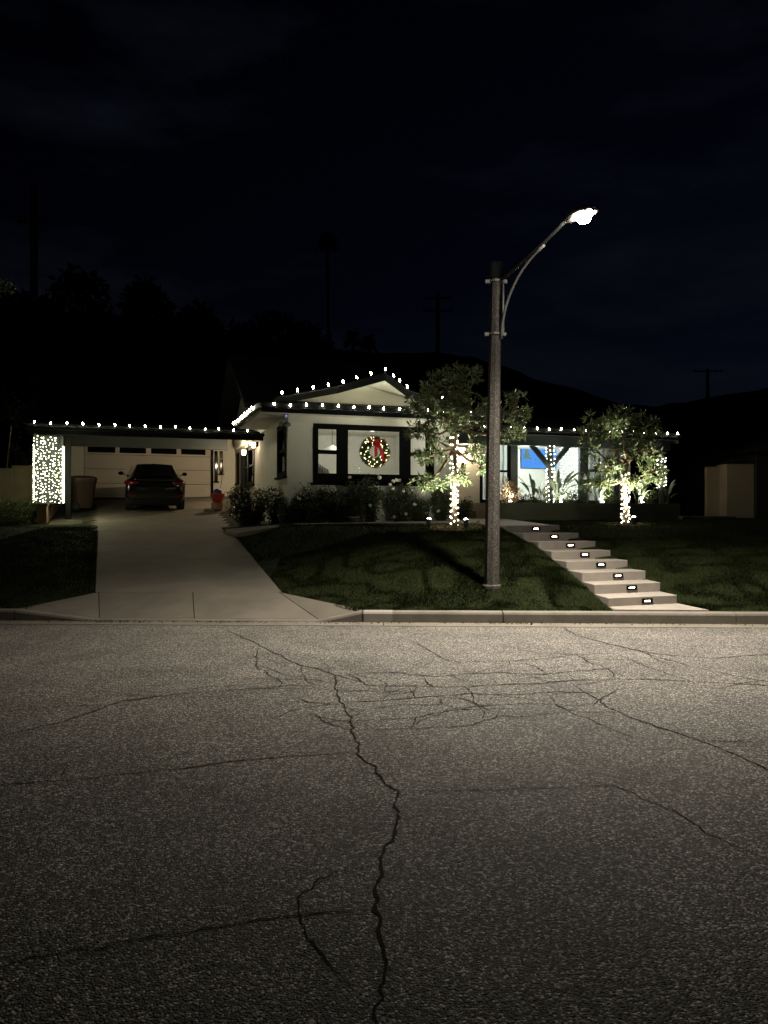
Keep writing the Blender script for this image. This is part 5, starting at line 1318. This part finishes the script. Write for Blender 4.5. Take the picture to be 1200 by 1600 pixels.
np_mesh('hillside', np.stack([HX, HY, HZ], -1), np.stack([ii, ii+1, ii+b_+1, ii+b_], 1), 'hill', smooth=True, kind='structure', label='black hillside behind the houses')
def dark_tree(px, ytop, Y, w, zb, label, seed, n=8800):
    r = np.random.default_rng(seed); top = at(px, ytop, Y); t = empty('background_tree', (top.x, Y, zb), 0, label=label, cat='tree', group='dark trees on the hillside'); H_ = top.z-zb
    m = MB(); m.tube([(0, 0, 0), (.2, 0, H_*.35), (0, 0, H_*.6)], [.4, .32, .2], 7)
    P = []
    for k in range(11):
        c = np.array([r.uniform(-.36, .36)*w, r.uniform(-.3, .3)*w, H_*r.uniform(.48, .84)]); c[2] -= abs(c[0])/w*H_*.30; s_ = np.array([w*.24, w*.24, H_*.17])*r.uniform(.8, 1.1)
        d = unit(r.normal(size=(n//11, 3))); P.append(c+d*(r.uniform(.3, 1, n//11)**.4)[:, None]*s_); m.tube([(0, 0, H_*.45), Vector(c)], [.14, .05], 5)
    m.build('trunk', 'darkbark', t); P = np.concatenate(P)
    leaf_object('crown', P, r.normal(size=P.shape), r.uniform(.35, .75, len(P)), .30, 'darkleaf', t)
dark_tree(258, 416, 50, 7.0, 2.5, 'tall rounded dark tree left of centre on the skyline', 21)
dark_tree(438, 456, 52, 8.4, 2.5, 'broad dark tree behind the house gable', 22)
dark_tree(110, 408, 46, 7.5, 2.0, 'dark tree behind the carport at the left', 23)
dark_tree(-10, 392, 46, 7.0, 2.0, 'dark tree cut by the left edge of the picture', 24)
def palm(px, ytop, Y, label, crown=1.6, zb=3.):
    p = at(px, ytop, Y); t = empty('palm_tree', (p.x, Y, zb), 0, label=label, cat='palm tree', group='palms on the skyline'); H_ = p.z-zb
    MB().tube([(0, 0, 0), (.15, 0, H_*.5), (0, 0, H_)], [.20, .15, .13], 7).build('trunk', 'darkbark', t)
    n = 34; V_ = []; m = MB()
    for k in range(n):
        a_ = k*2.4; el = random.uniform(-.7, 1.2); d = Vector((math.cos(a_)*math.cos(el), math.sin(a_)*math.cos(el), math.sin(el))); side = Vector((-math.sin(a_), math.cos(a_), 0)); o_ = Vector((0, 0, H_)); rows = []
        for f_ in (0, .3, .6, .85, 1): c = o_+d*crown*f_+Vector((0, 0, -.5*crown*f_*f_)); w_ = .22*crown*math.sin(math.pi*(f_*.9+.08)); rows.append([c-side*w_-Vector((0, 0, w_*.3)), c, c+side*w_-Vector((0, 0, w_*.3))])
        m.grid(rows)
    m.build('crown', 'darkleaf', t)
palm(511, 372, 75, 'very tall faint palm above the house', 1.35); palm(551, 524, 62, 'left of the two small palms above the gable', 1.0); palm(577, 530, 62, 'right of the two small palms above the gable', 1.0)
def upole(px, ytop, Y, arms, label, r_=.15, zb=2.):
    p = at(px, ytop, Y); t = empty('utility_pole', (p.x, Y, zb), 0, label=label, cat='utility pole', group='utility poles'); H_ = p.z-zb
    MB().tube([(0, 0, 0), (0, 0, H_)], [r_*1.2, r_], 8).build('pole', 'utility', t)
    for dz, w_ in arms:
        o_ = MB().box(-w_, w_, -r_-.10, -r_, H_-dz-.06, H_-dz+.06).build('cross_arm', 'utility', t)
        for x_ in (-.9, -.5, .5, .9): MB().lathe([(.05, 0), (.05, .12), (.02, .16)], 6, (x_*w_, -r_-.05, H_-dz+.062)).build('insulator', 'utility', o_)
upole(52, 288, 40, [(2.0, .7)], 'thick dark utility pole at the far left', .19); upole(684, 455, 62, [(.6, 1.0), (1.6, 1.2)], 'utility pole with two cross arms above the left tree', .17); upole(1106, 576, 80, [(.3, 1.55)], 'small leaning utility pole with one cross arm at right', .17, 6)

# close branch at the left edge caught by the lamps
bo = empty('tree_branch', at(-40, 440, 16), 0, label='small lit leafy branch tip at the left edge of the sky', cat='branch')
MB().tube([(-.6, 0, -.1), (.2, 0, 0), (.62, 0, .02)], [.03, .015, .006], 5).build('twig', 'bark', bo)
leaf_object('foliage', rng.normal(0, .1, (90, 3))+np.array([.55, 0, -.08]), rng.normal(size=(90, 3)), .13, .035, 'leaf', bo)
bpy.context.view_layer.update()
